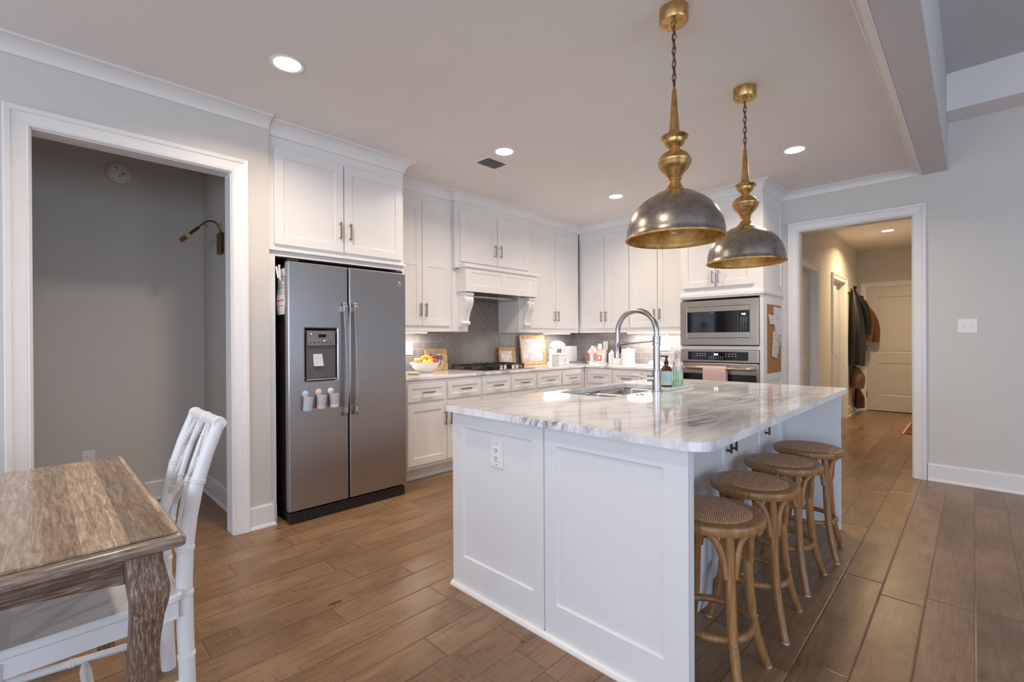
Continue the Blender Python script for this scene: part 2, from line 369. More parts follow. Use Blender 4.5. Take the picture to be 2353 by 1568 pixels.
def cane():
    m, nt, b = _new('woven_rattan_cane'); tc = N(nt, 'ShaderNodeTexCoord').outputs['Object']; s = N(nt, 'ShaderNodeSeparateXYZ')
    nt.links.new(mapping(nt, tc, rot=(0, 0, .5)), s.inputs[0])
    def w(o, k, ph=0): return math_n(nt, 'SINE', math_n(nt, 'MULTIPLY_ADD', o, k, ph))
    a = w(s.outputs[0], 620); c2 = w(s.outputs[1], 620)
    prod = math_n(nt, 'MULTIPLY', a, c2)
    f = math_n(nt, 'MULTIPLY_ADD', prod, .5, .5)
    nz = noise(nt, tc, 60, 4)
    k = math_n(nt, 'ADD', math_n(nt, 'MULTIPLY', f, .6), math_n(nt, 'MULTIPLY', nz, .5))
    nt.links.new(ramp(nt, k, [(.22, (.14, .06, .026)), (.5, (.46, .25, .12)), (.8, (.76, .48, .28))]), b.inputs['Base Color'])
    b.inputs['Roughness'].default_value = .55; bump(nt, b, f, .8, .003); return m
M['cane'] = cane()

def voronoi_art(name, stops, scale=14, st=(1,1,1)):
    m, nt, b = _new(name); tc = N(nt, 'ShaderNodeTexCoord').outputs['Object']
    f = noise(nt, mapping(nt, tc, st), scale, 4, .6, 1.2); nt.links.new(ramp(nt, f, stops), b.inputs['Base Color']); b.inputs['Roughness'].default_value = .2; return m
M['art_dark'] = voronoi_art('photo_print_dark', [(.35, (.08, .05, .05)), (.48, (.30, .18, .16)), (.55, (.70, .62, .58)), (.7, (.62, .55, .60))], 16)
M['art_mid'] = voronoi_art('photo_print_figures', [(.35, (.55, .45, .40)), (.48, (.75, .68, .64)), (.58, (.42, .30, .24)), (.7, (.82, .78, .76))], 20)
M['art_pale'] = voronoi_art('pale_watercolour_print', [(.35, (.66, .64, .64)), (.5, (.50, .41, .40)), (.6, (.62, .57, .55)), (.72, (.38, .33, .35))], 12)
M['paper'] = pm('paper', (.78, .77, .77), .8, var=.03, scale=40)
M['cork'] = pm('cork', (.42, .20, .075), .9, var=.25, scale=90, bmp=.4)
M['red_ink'] = pm('red_ink', (.55, .08, .05), .8); M['grey_ink'] = pm('grey_ink', (.22, .23, .25), .8); M['blue_ink'] = pm('blue_ink', (.12, .16, .35), .6)
M['digit'] = emission('clock_digits', (.75, .90, 1.0), 5); M['keys'] = pm('key_legend', (.55, .57, .6), .6)
M['led'] = emission('led_strip', (1.0, .93, .84), 8)
M['can'] = emission('downlight_lens', (1.0, .86, .66), 9)
M['leather'] = pm('dark_waxed_coat', (.006, .0065, .0055), .5, var=.3, scale=14)
M['tan'] = pm('tan_coat', (.15, .06, .012), .6, var=.2, scale=14)
M['bag'] = pm('brown_bag', (.17, .095, .055), .6, var=.15); M['bag2'] = pm('dark_red_bag', (.10, .028, .016), .45, var=.2)
M['doorw'] = pm('hall_door_paint', (.64, .615, .57), .4, var=.01)
M['brass'] = pm('brass', (.62, .40, .16), .3, 1)
M['bronze'] = pm('bronze_sconce', (.14, .09, .045), .35, 1)
M['amber'] = pm('amber_glass', (.10, .018, .006), .08, coat=.5); M['mint'] = pm('mint_label', (.48, .66, .66), .5, var=.05, scale=30)
M['clear'] = pm('clear_plastic', (.93, .93, .92), .06, var=.01, trans=.92); M['green'] = pm('green_soap', (.04, .52, .16), .12, coat=.3); M['blue_label'] = pm('blue_label', (.10, .16, .42), .4)
M['frost'] = pm('frosted_plastic', (.80, .80, .84), .35, var=.01, trans=.35)
M['cupblue'] = pm('pale_blue_plastic', (.45, .60, .85), .35); M['cuppink'] = pm('pale_pink_plastic', (.82, .55, .58), .35); M['cupwhite'] = pm('cream_plastic', (.85, .82, .76), .35)
M['candy_red'] = pm('painted_red', (.62, .10, .06), .35); M['candy_pink'] = pm('painted_pink', (.75, .50, .48), .35); M['candy_grn'] = pm('painted_green', (.62, .68, .42), .4)
M['gingham_base'] = None
def gingham():
    m, nt, b = _new('red_check_towel'); tc = N(nt, 'ShaderNodeTexCoord').outputs['Object']; s = N(nt, 'ShaderNodeSeparateXYZ'); nt.links.new(tc, s.inputs[0])
    a = math_n(nt, 'GREATER_THAN', math_n(nt, 'FRACT', math_n(nt, 'MULTIPLY', s.outputs[0], 78)), .68)
    c = math_n(nt, 'GREATER_THAN', math_n(nt, 'FRACT', math_n(nt, 'MULTIPLY', s.outputs[2], 78)), .68)
    nt.links.new(mix(nt, math_n(nt, 'MULTIPLY', math_n(nt, 'ADD', a, c), .5), (.74, .60, .56), (.50, .20, .18)), b.inputs['Base Color']); b.inputs['Roughness'].default_value = .9; return m
M['towel'] = gingham()
M['rug'] = pm('patterned_rug', (.16, .05, .035), .95, var=.5, scale=22); M['rugedge'] = pm('rug_fringe', (.55, .42, .28), .9)

# ------------------------------------------------------------------ the room
XA, YB, H, XW = -3.361, 5.419, 2.712, -4.084       # wall with the nook, far wall, kitchen ceiling, wall behind the left cabinets
struct(MB().box(-5.2, -4.1, -.1, 4.6, 10.2, 0), 'floor', M['floor'])
mb = MB(); mb.box(XA-.115, -4, 0, XA, -.012, H); mb.box(XA-.115, -.012, 2.306, XA, .88, H); mb.box(XA-.115, .88, 0, XA, 1.104, H)
struct(mb, 'wall_left', M['wall'])
mb = MB(); mb.box(-4.68, .99, 0, XA-.115, 1.104, H); struct(mb, 'wall_nook_right', M['wall'])
struct(MB().box(-4.68, -.85, 0, -4.57, .99, H), 'wall_nook_back', M['wall'])
struct(MB().box(-4.57, -.85, 0, XA-.115, -.74, H), 'wall_nook_left', M['wall'])
struct(MB().box(XW-.1, 1.104, 0, XW, YB+.11, H), 'wall_kitchen_left', M['wall'])
mb = MB(); mb.box(XW, YB, 0, -1.265, YB+.11, 3.4); mb.box(-1.265, YB, 2.31, -.385, YB+.11, 3.4); mb.box(-.385, YB, 0, 4.5, YB+.11, 3.4)
struct(mb, 'wall_back', M['wall'])
# window walls behind and beside the camera
def window_wall(name, axis, c, a0, a1, wins, ztop):
    mb = MB(); cur = a0; t = .12
    def bx(p, q, z0, z1):
        if axis == 'y': mb.box(p, c-t, z0, q, c, z1)
        else: mb.box(c, p, z0, c+t, q, z1)
    for w0, w1, z0, z1 in wins: bx(cur, w0, 0, ztop); bx(w0, w1, 0, z0); bx(w0, w1, z1, ztop); cur = w1
    bx(cur, a1, 0, ztop); struct(mb, name, M['wall'])
RW = [(-2.95, -1.05, .4, 2.3), (.1, 1.8, .35, 2.35), (2.0, 3.7, .35, 2.35)]; SW = [(-.6, 1.1, .6, 2.6), (1.3, 3.0, .6, 2.6)]
window_wall('wall_rear', 'y', -4.0, XA-.115, 4.6, RW, 3.4); window_wall('wall_right', 'x', 4.5, -4.0, YB, SW, 3.4)
wn = 0
for w in RW+SW:
    wn += 1; side = w in SW; mb = MB(); a, b_, c, d = w
    for p, q, z0, z1 in ((a, a+.05, c, d), (b_-.05, b_, c, d), (a, b_, c, c+.05), (a, b_, d-.05, d), ((a+b_)/2-.015, (a+b_)/2+.015, c, d), (a, b_, (c+d)/2-.02, (c+d)/2+.02)):
        if side: mb.box(4.52, p, z0, 4.57, q, z1)
        else: mb.box(p, -4.07, z0, q, -4.02, z1)
    struct(mb, 'window_%d' % wn, M['trim'])
# hall beyond the cased opening
mb = MB(); x = -1.42
for y0, y1, z0, z1 in ((YB+.11, 5.95, 0, H), (5.95, 6.92, 2.07, H), (6.92, 7.87, 0, H), (7.87, 8.74, 2.07, H), (8.74, 9.95, 0, H)): mb.box(x-.11, y0, z0, x, y1, z1)
struct(mb, 'wall_hall_left', M['wall'])
struct(MB().box(-.20, YB+.11, 0, -.09, 9.95, H), 'wall_hall_right', M['wall'])
struct(MB().box(-1.53, 9.95, 0, -.09, 10.06, H), 'wall_hall_end', M['wall'])
struct(MB().box(-2.6, 5.6, 0, -2.55, 9.2, H), 'wall_side_room', M['wall'])
struct(MB().box(-4.7, -4, H, -.317, YB, H+.08), 'ceiling', M['ceil'])
struct(MB().box(-2.6, YB+.11, H, -.09, 10.06, H+.08), 'ceiling_hall', M['ceil'])
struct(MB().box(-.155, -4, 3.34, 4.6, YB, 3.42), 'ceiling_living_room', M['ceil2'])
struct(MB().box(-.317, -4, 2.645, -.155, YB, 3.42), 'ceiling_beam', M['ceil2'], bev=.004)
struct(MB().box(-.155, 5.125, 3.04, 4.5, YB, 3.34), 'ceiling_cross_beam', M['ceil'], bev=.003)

def molding(name, path, prof, mat=M['trim'], side=1, bev=0):
    """prof: (distance from wall, z). path in plan; room on the right hand side of travel"""
    P = [Vector((*p, 0)) for p in path]; n = len(P); mb = MB(); loops = []
    def nr(i): d = (P[i+1]-P[i]).normalized(); return Vector((d.y, -d.x, 0))*side
    for i in range(n):
        if i == 0: o = nr(0)
        elif i == n-1: o = nr(n-2)
        else:
            a, b_ = nr(i-1), nr(i); o = (a+b_); o = o/(o.dot(a))
        loops.append([(P[i].x+o.x*d, P[i].y+o.y*d, z) for d, z in prof])
    mb.loft(loops); return struct(mb, name, mat)
def cove(drop, proj, z=H):
    p = [(0, z), (0, z-drop), (.004, z-drop-.002), (.010, z-drop)]
    for i in range(9):
        a = PI/2*i/8; p.append((.010+(proj-.016)*(1-math.cos(a)), z-drop+.003+(drop-.012)*math.sin(a)))
    return p+[(proj-.004, z-.006), (proj, z-.004), (proj, z)]
molding('trim_1', [(XA, -4), (XA, 1.104)], cove(.066, .10))
molding('trim_2', [(-3.387, 1.105), (-3.387, 2.160), (-3.735, 2.160), (-3.735, 2.94), (-3.687, 2.94), (-3.687, 4.065), (-3.735, 4.065), (-3.735, 5.068), (-2.215, 5.068), (-2.215, 4.787), (-1.418, 4.787), (-1.418, 5.419)], cove(.088, .085))
molding('trim_3', [(-1.418, YB), (-.317, YB), (-.317, -4)], cove(.066, .066))
BASE = [(0, 0), (.028, 0), (.028, .008), (.022, .018), (.016, .022), (.016, .135), (.010, .145), (0, .147)]
molding('baseboard_left', [(XA, .973), (XA, 1.104), (XA-.02, 1.104)], BASE)
molding('baseboard_left_wall', [(XA, -4), (XA, -.11)], BASE)
molding('baseboard_nook', [(XA-.115, -.74), (-4.57, -.74), (-4.57, .99), (XA-.115, .99)], BASE)
molding('baseboard_back', [(-.288, YB), (4.5, YB)], BASE)
molding('baseboard_hall_left', [(-1.42, 7.01), (-1.42, 7.775)], BASE)
molding('baseboard_hall_end', [(-1.42, 8.83), (-1.42, 9.95), (-1.39, 9.95)], BASE)
molding('baseboard_hall_right', [(-.20, 9.9), (-.20, YB+.15)], BASE)

def casing(name, a0, a1, ztop, w, M4, jamb=.115, mat=M['trim']):
    """cased opening in local coords: wall face at y=0 facing -y, opening a0..a1"""
    prof = [(0, 0), (.0, -.012), (.006, -.018), (.012, -.014), (.016, -.016), (w-.032, -.020), (w-.026, -.026), (w-.006, -.028), (w, -.022), (w, 0)]
    mb = MB(); loops = []
    for (x, z, dx, dz) in ((a0, 0, -1, 0), (a0, ztop, -1, 1), (a1, ztop, 1, 1), (a1, 0, 1, 0)):
        loops.append([(x+dx*d, y, z+dz*d) for d, y in prof])
    mb.loft(loops)
    mb.box(a0, 0, 0, a0+.006, jamb+.001, ztop-.006); mb.box(a1-.006, 0, 0, a1, jamb+.001, ztop-.006); mb.box(a0, 0, ztop-.006, a1, jamb+.001, ztop)
    mb.xf(M4); return struct(mb, name, mat)
RA = Matrix.Translation((XA, 0, 0)) @ Matrix.Rotation(PI/2, 4, 'Z'); RB = Matrix.Translation((0, YB, 0))
casing('trim_4', -.012, .88, 2.306, .094, RA); casing('trim_5', -1.265, -.385, 2.310, .092, RB)
RH = Matrix.Translation((-1.42, 0, 0)) @ Matrix.Rotation(PI/2, 4, 'Z')
casing('trim_6', 5.95, 6.92, 2.07, .085, RH, .11); casing('trim_7', 7.87, 8.74, 2.07, .085, RH, .11)
casing('trim_8', -1.30, -.39, 2.085, .085, Matrix.Translation((0, 9.95, 0)), .02)
# hall doors
struct(MB().box(-1.30, 9.925, 0, -.39, 9.95, .011), 'door_gap_shade', M['dark'])  # dark strip painted in as the shaded gap below the end door
mb = MB().slab(-1.298, -.392, .012, 2.083, 9.935, 9.972, [(-1.165, -.525, .27, .81, .009), (-1.165, -.525, .985, 1.915, .009)], .016)
d = struct(mb, 'door_1', M['doorw'])
for hx0, hx1, hz0, hz1 in ((-1.145, -.545, .29, .79), (-1.145, -.545, 1.005, 1.895)):
    MB().slab(hx0, hx1, hz0, hz1, 9.938, 9.945).build('raised_panel', M['doorw'], d, .006)
for z in (.28, 1.06, 1.82): MB().box(-1.308, 9.925, z-.05, -1.298, 9.94, z+.05).build('hinge', M['bronze'], d)
MB().sphere((-.46, 9.905, .95), .027).build('door_knob', M['brass'], d)
def side_door(name, y0, y1, xo, panel):
    mb = MB().slab(y0+.004, y1-.004, .012, 2.065, xo, xo+.035, [(y0+.12, y1-.12, .25, .80, .008), (y0+.12, y1-.12, .98, 1.9, .008)], .014); mb.xf(RH)
    return struct(mb, name, M['doorw'])
side_door('door_2', 5.96, 6.91, .07, 1)
d3 = side_door('door_3', 7.885, 8.385, .045, 1)
mb = MB().box(8.325, .040, .92, 8.36, .045, .98); mb.xf(RH); mb.build('door_latch', M['brass'], d3)
mb = MB().slab(8.44, 8.69, .012, 2.065, .075, .100); mb.xf(RH); struct(mb, 'door_4', M['doorw'])

# ------------------------------------------------------------------ backsplash
struct(MB().box(XW, 2.16, .914, XW+.008, 3.129, 1.34), 'wall_tile_left', M['tileA'])
struct(MB().box(XW, 3.925, .914, XW+.008, YB, 1.34), 'wall_tile_left_far', M['tileA'])
struct(MB().box(XW+.008, YB-.008, .914, -2.21, YB, 1.34), 'wall_tile_back', M['tileB'])
gr = struct(MB().box(XW, 3.129, .914, XW+.005, 3.925, 1.75), 'wall_tile_range', M['grout'])
def herringbone(y0, y1, z0, z1, w, gap, xf_, xb):
    bm = bmesh.new(); c = math.cos(PI/4); L = 2*w
    cy, cz = (y0+y1)/2, (z0+z1)/2
    for i in range(-16, 17):
        for j in range(-6, 7):
            for kind in (0, 1):
                if kind == 0: a, b_, p, q = (i+4*j)*w, i*w, L, w
                else: a, b_, p, q = (i+4*j+2)*w, (i-1)*w, w, L
                mx, mz = a+p/2, b_+q/2; ry, rz = c*mx-c*mz+cy, c*mx+c*mz+cz
                if not (y0-.12 < ry < y1+.12 and z0-.12 < rz < z1+.12): continue
                g = gap/2; e = .0012; vs = []
                for s_, xx in ((0, xb), (0, xf_-e), (e, xf_)):
                    vs.append([bm.verts.new((xx, c*u-c*v+cy, c*u+c*v+cz)) for u, v in ((a+g+s_, b_+g+s_), (a+p-g-s_, b_+g+s_), (a+p-g-s_, b_+q-g-s_), (a+g+s_, b_+q-g-s_))])
                for A, B in zip(vs, vs[1:]):
                    for k in range(4): bm.faces.new((A[k], A[(k+1) % 4], B[(k+1) % 4], B[k]))
                bm.faces.new(vs[-1])
    for co, no in (((0, y0, 0), (0, -1, 0)), ((0, y1, 0), (0, 1, 0)), ((0, 0, z0), (0, 0, -1)), ((0, 0, z1), (0, 0, 1))):
        bmesh.ops.bisect_plane(bm, geom=bm.verts[:]+bm.edges[:]+bm.faces[:], plane_co=co, plane_no=no, clear_outer=True)
    m = MB(); m.bm.free(); m.bm = bm; return m
herringbone(3.133, 3.921, .916, 1.745, .0755, .003, XW+.0068, XW+.003).build('herringbone_tiles', M['tile'], gr)

# ------------------------------------------------------------------ cabinets
def bar_pull(parent, x, z, yf, L=.125, vertical=True, mat=None, out=.030, name='handle'):
    mb = MB(); w = .0065; mat = mat or M['nickel']
    if vertical:
        mb.box(x-w, yf-out, z-L/2, x+w, yf-out+.009, z+L/2)
        for s in (-1, 1): mb.box(x-w*.8, yf-out+.009, z+s*(L/2-.012)-.006, x+w*.8, yf, z+s*(L/2-.012)+.006)
    else:
        mb.box(x-L/2, yf-out, z-w, x+L/2, yf-out+.009, z+w)
        for s in (-1, 1): mb.box(x+s*(L/2-.012)-.006, yf-out+.009, z-w*.8, x+s*(L/2-.012)+.006, yf, z+w*.8)
    return mb.build(name, mat, parent, .0015)
def door(parent, x0, x1, z0, z1, yf=-.02, fw=.062, hx=None, hz=None, rails=(), name='door', mat=None, vert=True, hl=.125, yb=-.001, hm=None):
    hs = []; cur = z0+fw
    for r in list(rails)+[None]:
        top = z1-fw if r is None else r-fw*.35
        hs.append((x0+fw, x1-fw, cur, top, .0075))
        if r is not None: cur = r+fw*.35
    d = MB().slab(x0, x1, z0, z1, yf, yb, hs, .003).build(name, mat or M['cab'], parent, .0016)
    if hx is not None: bar_pull(d, hx, hz, yf, hl, vert, hm)
    return d
A90 = PI/2
def unitA(name, label, cat, y0, x=-3.735, group=None, z=0): return thing(name, label, cat, (x, y0, z), A90, group)
# a local frame: x along the wall, -y out of the wall, z up

# fridge surround: side panels, cabinet over the fridge with two doors
t = unitA('fridge_surround', 'tall white cabinet surround with two shaker doors above the steel fridge', 'cabinet', 1.106, -3.387)
D = XW+3.387+.006
MB().box(.0, 0, 0, .043, -D, 1.8115).build('side_panel', M['cab'], t, .0015)
MB().box(1.029, 0, 0, 1.052, -D, 1.8115).build('side_panel', M['cab'], t, .0015)
MB().box(0, 0, 1.812, 1.052, -D, 2.70).build('cabinet_box', M['cab'], t, .0015)
MB().box(-.0, -.022, 1.846, 1.066, .0, 1.866).build('ledge_trim', M['trim'], t, .004)
MB().box(.043, .60, .0, 1.029, .685, 1.812).build('back_panel', M['dark'], t)  # back and niche top coloured near-black to give the niche its shade
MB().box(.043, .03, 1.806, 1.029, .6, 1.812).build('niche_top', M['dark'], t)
MB().prism_y([(.043, 0), (.043, .12), (0.03, .147), (0, .147), (0, 0)], -.004, 0).build('base_trim', M['trim'], t)
door(t, .035, .523, 1.892, 2.545, hx=.493, hz=2.05); door(t, .531, 1.030, 1.892, 2.545, hx=.571, hz=2.05)

def uppers(label, y0, y1, splits, handle_at, midrail=None, name='upper_cabinet'):
    t = unitA(name, label, 'cabinet', y0, group='tall white upper cabinets')
    MB().box(0, 0, 1.318, y1-y0, XW*-1-3.735-.008, 2.70).build('cabinet_box', M['cab'], t, .0012)
    for (a, b_), h in zip(splits, handle_at):
        door(t, a-y0, b_-y0, 1.372, 2.545, hx=h-y0, hz=1.52, rails=[1.957] if midrail else ())
    return t
uppers('tall white upper cabinet between fridge and range hood, mid-rail doors', 2.163, 2.94, [(2.19, 2.569), (2.574, 2.905)], [2.545, 2.606], True)
uppers('tall white upper cabinet right of the range hood, before the corner', 4.085, 5.055, [(4.095, 4.550), (4.556, 5.025)], [4.52, 4.588])
def uppersB(label, x0, x1, dw, hs):
    t = thing('upper_cabinet', label, 'cabinet', (x0, 5.069, 0), 0, 'tall white upper cabinets')
    MB().box(0, 0, 1.318, x1-x0, YB-5.069-.008, 2.70).build('cabinet_box', M['cab'], t, .0012)
    for (a, b_), h in zip(dw, hs): door(t, a-x0, b_-x0, 1.372, 2.545, hx=h-x0, hz=1.52)
uppersB('tall white upper cabinet on the back wall, left one beside the corner', -3.733, -2.979, [(-3.69, -3.335), (-3.329, -2.985)], [-3.366, -3.298])
uppersB('tall white upper cabinet on the back wall, beside the oven tower', -2.976, -2.214, [(-2.970, -2.612), (-2.606, -2.25)], [-2.643, -2.577])

# range hood
t = unitA('range_hood', 'white wooden range hood with two doors, panelled mantel and carved corbels', 'range hood', 2.942, -3.735)
y0 = 2.942; dep = 3.735-XW*-1
MB().box(0, -.05, 1.955, 4.063-y0, .348, 2.70).build('cabinet_box', M['cab'], t, .0015)
door(t, 3.000-y0, 3.503-y0, 2.025, 2.548, yf=-.070, yb=-.051, hx=3.468-y0, hz=2.18); door(t, 3.511-y0, 4.010-y0, 2.025, 2.548, yf=-.070, yb=-.051, hx=3.552-y0, hz=2.18)
mb = MB().slab(2.992-y0, 4.062-y0, 1.717, 1.957, -.155, -.135, [(3.063-y0, 3.494-y0, 1.783, 1.909, .006), (3.573-y0, 4.0-y0, 1.783, 1.909, .006)], .002)
mb.box(2.992-y0, -.135, 1.717, 3.012-y0, .0, 1.957).box(4.042-y0, -.135, 1.717, 4.062-y0, .0, 1.957).box(3.012-y0, -.135, 1.80, 4.042-y0, .3, 1.82)
mb.build('mantel', M['cab'], t, .0015)
MB().box(2.968-y0, -.176, 1.955, 4.086-y0, -.0, 1.990).build('mantel_shelf', M['trim'], t, .004)
MB().box(.0, 0, 1.318, 3.147-y0, .348, 1.96).build('side_panel', M['cab'], t, .0015)
MB().box(3.913-y0, 0, 1.318, 4.078-y0, .348, 1.96).build('side_panel', M['cab'], t, .0015)
MB().box(3.147-y0, .02, 1.68, 3.913-y0, .3, 1.70).build('filter_plate', M['steel2'], t)
def corbel(xc, parent):
    w = .052
    side = [(0, 1.715), (-.128, 1.715), (-.138, 1.700), (-.134, 1.682), (-.118, 1.668), (-.128, 1.650), (-.133, 1.63), (-.128, 1.60), (-.112, 1.565), (-.092, 1.53), (-.074, 1.49), (-.064, 1.455), (-.062, 1.43), (-.076, 1.418), (-.080, 1.402), (-.070, 1.386), (-.050, 1.382), (-.034, 1.372), (-.018, 1.366), (0, 1.362)]
    mb = MB(); mb.prism_x(side, xc-w, xc+w)
    for dx in (-.03, -.01, .01, .03):
        mb.tube([(xc+dx, a-.001, z) for a, z in side[5:13]], .0072, 8)
    for sx in (-1, 1):
        mb.cyl((xc+sx*w, -.105, 1.655), (xc+sx*(w+.008), -.105, 1.655), .022, .017); mb.cyl((xc+sx*w, -.058, 1.405), (xc+sx*(w+.008), -.058, 1.405), .018, .013)
    mb.build('corbel', M['trim'], parent, .004)
    lf = MB()
    for k in range(5):
        a = -1.0+.5*k; lf.sphere((xc+.032*math.sin(a), -.03-.012*math.cos(a), 1.392-.012*abs(math.sin(a))), .012, .8, .9, 1.7, 10, 8)
    lf.build('leaf_carving', M['trim'], parent)
corbel(3.062-y0, t); corbel(3.992-y0, t)

# base cabinets, left run
def base(label, y0, y1, fronts, open_left=False):
    t = unitA('base_cabinet', label, 'cabinet', y0, -3.454, 'white base cabinets')
    Dp = XW*-1-3.454-.004
    MB().box(0, 0, .1143, y1-y0, Dp, .880).build('cabinet_box', M['cab'], t, .0012)
    MB().box(0, .08, 0, y1-y0, Dp, .1143).build('toe_kick', M['cab'], t)
    for kind, a, b_, z0, z1, h in fronts:
        if kind == 'drawer': door(t, a-y0, b_-y0, z0, z1, fw=.042, hx=(a+b_)/2-y0, hz=(z0+z1)/2, name='drawer', vert=False)
        else: door(t, a-y0, b_-y0, z0, z1, hx=h-y0, hz=.525)
    return t
base('white base cabinet nearest the fridge, two drawers over two doors', 2.165, 3.068, [('drawer', 2.225, 2.630, .700, .853, 0), ('drawer', 2.657, 3.053, .700, .853, 0), ('door', 2.225, 2.637, .148, .675, 2.612), ('door', 2.643, 3.053, .148, .675, 2.672)])
base('white base cabinet directly below the cooktop', 3.071, 3.880, [('drawer', 3.088, 3.470, .700, .853, 0), ('drawer', 3.488, 3.860, .700, .853, 0), ('door', 3.088, 3.470, .148, .675, 3.445), ('door', 3.488, 3.860, .148, .675, 3.515)])
base('white base cabinet between cooktop and the kitchen corner', 3.883, 4.786, [('drawer', 3.905, 4.308, .700, .853, 0), ('drawer', 4.338, 4.700, .700, .853, 0), ('door', 3.905, 4.308, .148, .675, 4.28), ('door', 4.338, 4.700, .148, .675, 4.37)])
t = thing('base_cabinet', 'white base cabinet along the back wall, left of the oven tower', 'cabinet', (-3.452, 4.789, 0), 0, 'white base cabinets')
MB().box(0, 0, .1143, 1.238, YB-4.789-.004, .880).build('cabinet_box', M['cab'], t, .0012); MB().box(0, .08, 0, 1.238, YB-4.793, .1143).build('toe_kick', M['cab'], t)
for a, b_ in ((-3.395, -3.050), (-3.028, -2.665), (-2.648, -2.25)):
    door(t, a+3.452, b_+3.452, .700, .853, fw=.042, hx=(a+b_)/2+3.452, hz=.776, name='drawer', vert=False)
    door(t, a+3.452, b_+3.452, .148, .675, hx=b_-.03+3.452, hz=.525)
# L shaped worktop
poly = [(XW, 2.163), (-3.434, 2.163), (-3.434, 4.769), (-2.214, 4.769), (-2.214, YB), (XW, YB)]
o = MB().prism(poly[::1], .884, .914).build('worktop', M['marble'], None, .006, 3); tag(o, 'L-shaped marble worktop running along the left and back walls', 'countertop')

# under cabinet light strips
def strip(name, label, loc, L, rz):
    t = thing(name, label, 'light', loc, rz, 'under-cabinet light strips')
    MB().box(0, -.02, -.010, L, .02, 0).build('housing', M['plate'], t); MB().box(.005, -.015, -.013, L-.005, .015, -.010).build('light_lens', M['led'], t)
    l = area('strip_glow', (L/2, 0, -.016), (0, 0, 0), L, .03, 2.3*L/.4, (1, .95, .90)); l.parent = t
strip('light_strip', 'lit strip light under the cabinet nearest the fridge', (-3.95, 2.42, 1.317), .36, A90)
strip('light_strip', 'lit strip light under the cabinet right of the hood', (-3.88, 4.52, 1.317), .52, A90)
strip('light_strip', 'lit strip light under the back wall cabinets', (-3.15, 5.30, 1.317), .85, 0)

# ------------------------------------------------------------------ oven tower
OX, OY = -2.212, 4.787; TW = 2.212-1.420
t = thing('oven_tower', 'tall white cabinet tower holding microwave and wall oven, corkboard panel on its side', 'cabinet', (OX, OY, 0))
d_ = YB-OY-.002
mb = MB(); mb.box(0, 0, .1143, .02, d_, 2.70).box(TW-.02, 0, 0, TW, d_, 2.70).box(.02, 0, 1.640, TW-.02, d_, 2.70).box(.02, 0, 1.122, TW-.02, d_, 1.160).box(.02, 0, .1143, TW-.02, d_, .40).box(.02, d_-.02, .4, TW-.02, d_, 1.64).box(0, .08, 0, TW-.02, d_, .1143)
mb.build('cabinet_box', M['cab'], t, .0012)
MB().box(.0, -.022, 1.655, TW+.022, d_, 1.690).build('ledge_trim', M['trim'], t, .004)
door(t, .030, .372, 1.752, 2.565, hx=.345, hz=1.85, hm=M['screw']); door(t, .378, .728, 1.752, 2.565, hx=.405, hz=1.85, hm=M['screw'])
door(t, .030, .762, .14, .385, hx=.39, hz=.26, name='drawer', vert=False)
def sidepanel(z0, z1, holes, name='side_panel'):
    mb = MB().slab(OY+.003, YB-.003, z0, z1, 0, .012, holes, .003); mb.xf(Matrix.Translation((-1.408-OX, -OY, 0)) @ Matrix.Rotation(A90, 4, 'Z')); return mb.build(name, M['cab'], t, .001)
sidepanel(1.690, 2.62, [(4.873, 5.365, 1.765, 2.51, .007)]); sidepanel(.10, 1.655, [(4.90, 5.365, .89, 1.562, .006), (4.90, 5.365, .20, .828, .006)])
cb = MB().box(0, 0, 0, .004, .459, .666).build('cork_board', M['cork'], None); cb.location = (-1.4135, 4.903, .893); tag(cb, 'cork board panel on the side of the oven tower', 'cork board')
def note(label, pts, x, mat, name='paper_note', th=.0008):
    cy = sum(p[0] for p in pts)/len(pts); cz = sum(p[1] for p in pts)/len(pts)
    mb = MB().loft([[(0, p[0]-cy, p[1]-cz) for p in pts], [(th, p[0]-cy, p[1]-cz) for p in pts]])
    o = mb.build(name, mat); o.location = (x, cy, cz); return tag(o, label, 'note', 'papers pinned on the cork board')
n1 = note('long white sheet pinned at the top right of the cork board', [(5.10, 1.545), (5.345, 1.540), (5.36, 1.36), (5.375, 1.265), (5.17, 1.265), (5.12, 1.40)], -1.4075, M['paper'])
n2 = note('small white card pinned left on the cork board', [(4.93, 1.465), (5.12, 1.455), (5.14, 1.37), (4.98, 1.37)], -1.4055, M['paper'])
n3 = note('narrow picture strip hanging tilted from a pin on the cork board', [(5.07, 1.31), (5.36, 1.245), (5.20, 1.035), (5.03, 1.055)], -1.4040, M['art_mid'], 'photo_strip')
for a, nn in ((-.03, n1), (.0, n1)): MB().box(.0009, -.06, .06+a, .0012, .05, .063+a).build('printed_line', M['grey_ink'], nn)
for k in range(3): MB().box(.0009, -.05, .02-.02*k, .0012, .05, .023-.02*k).build('printed_line', M['grey_ink'], n2)

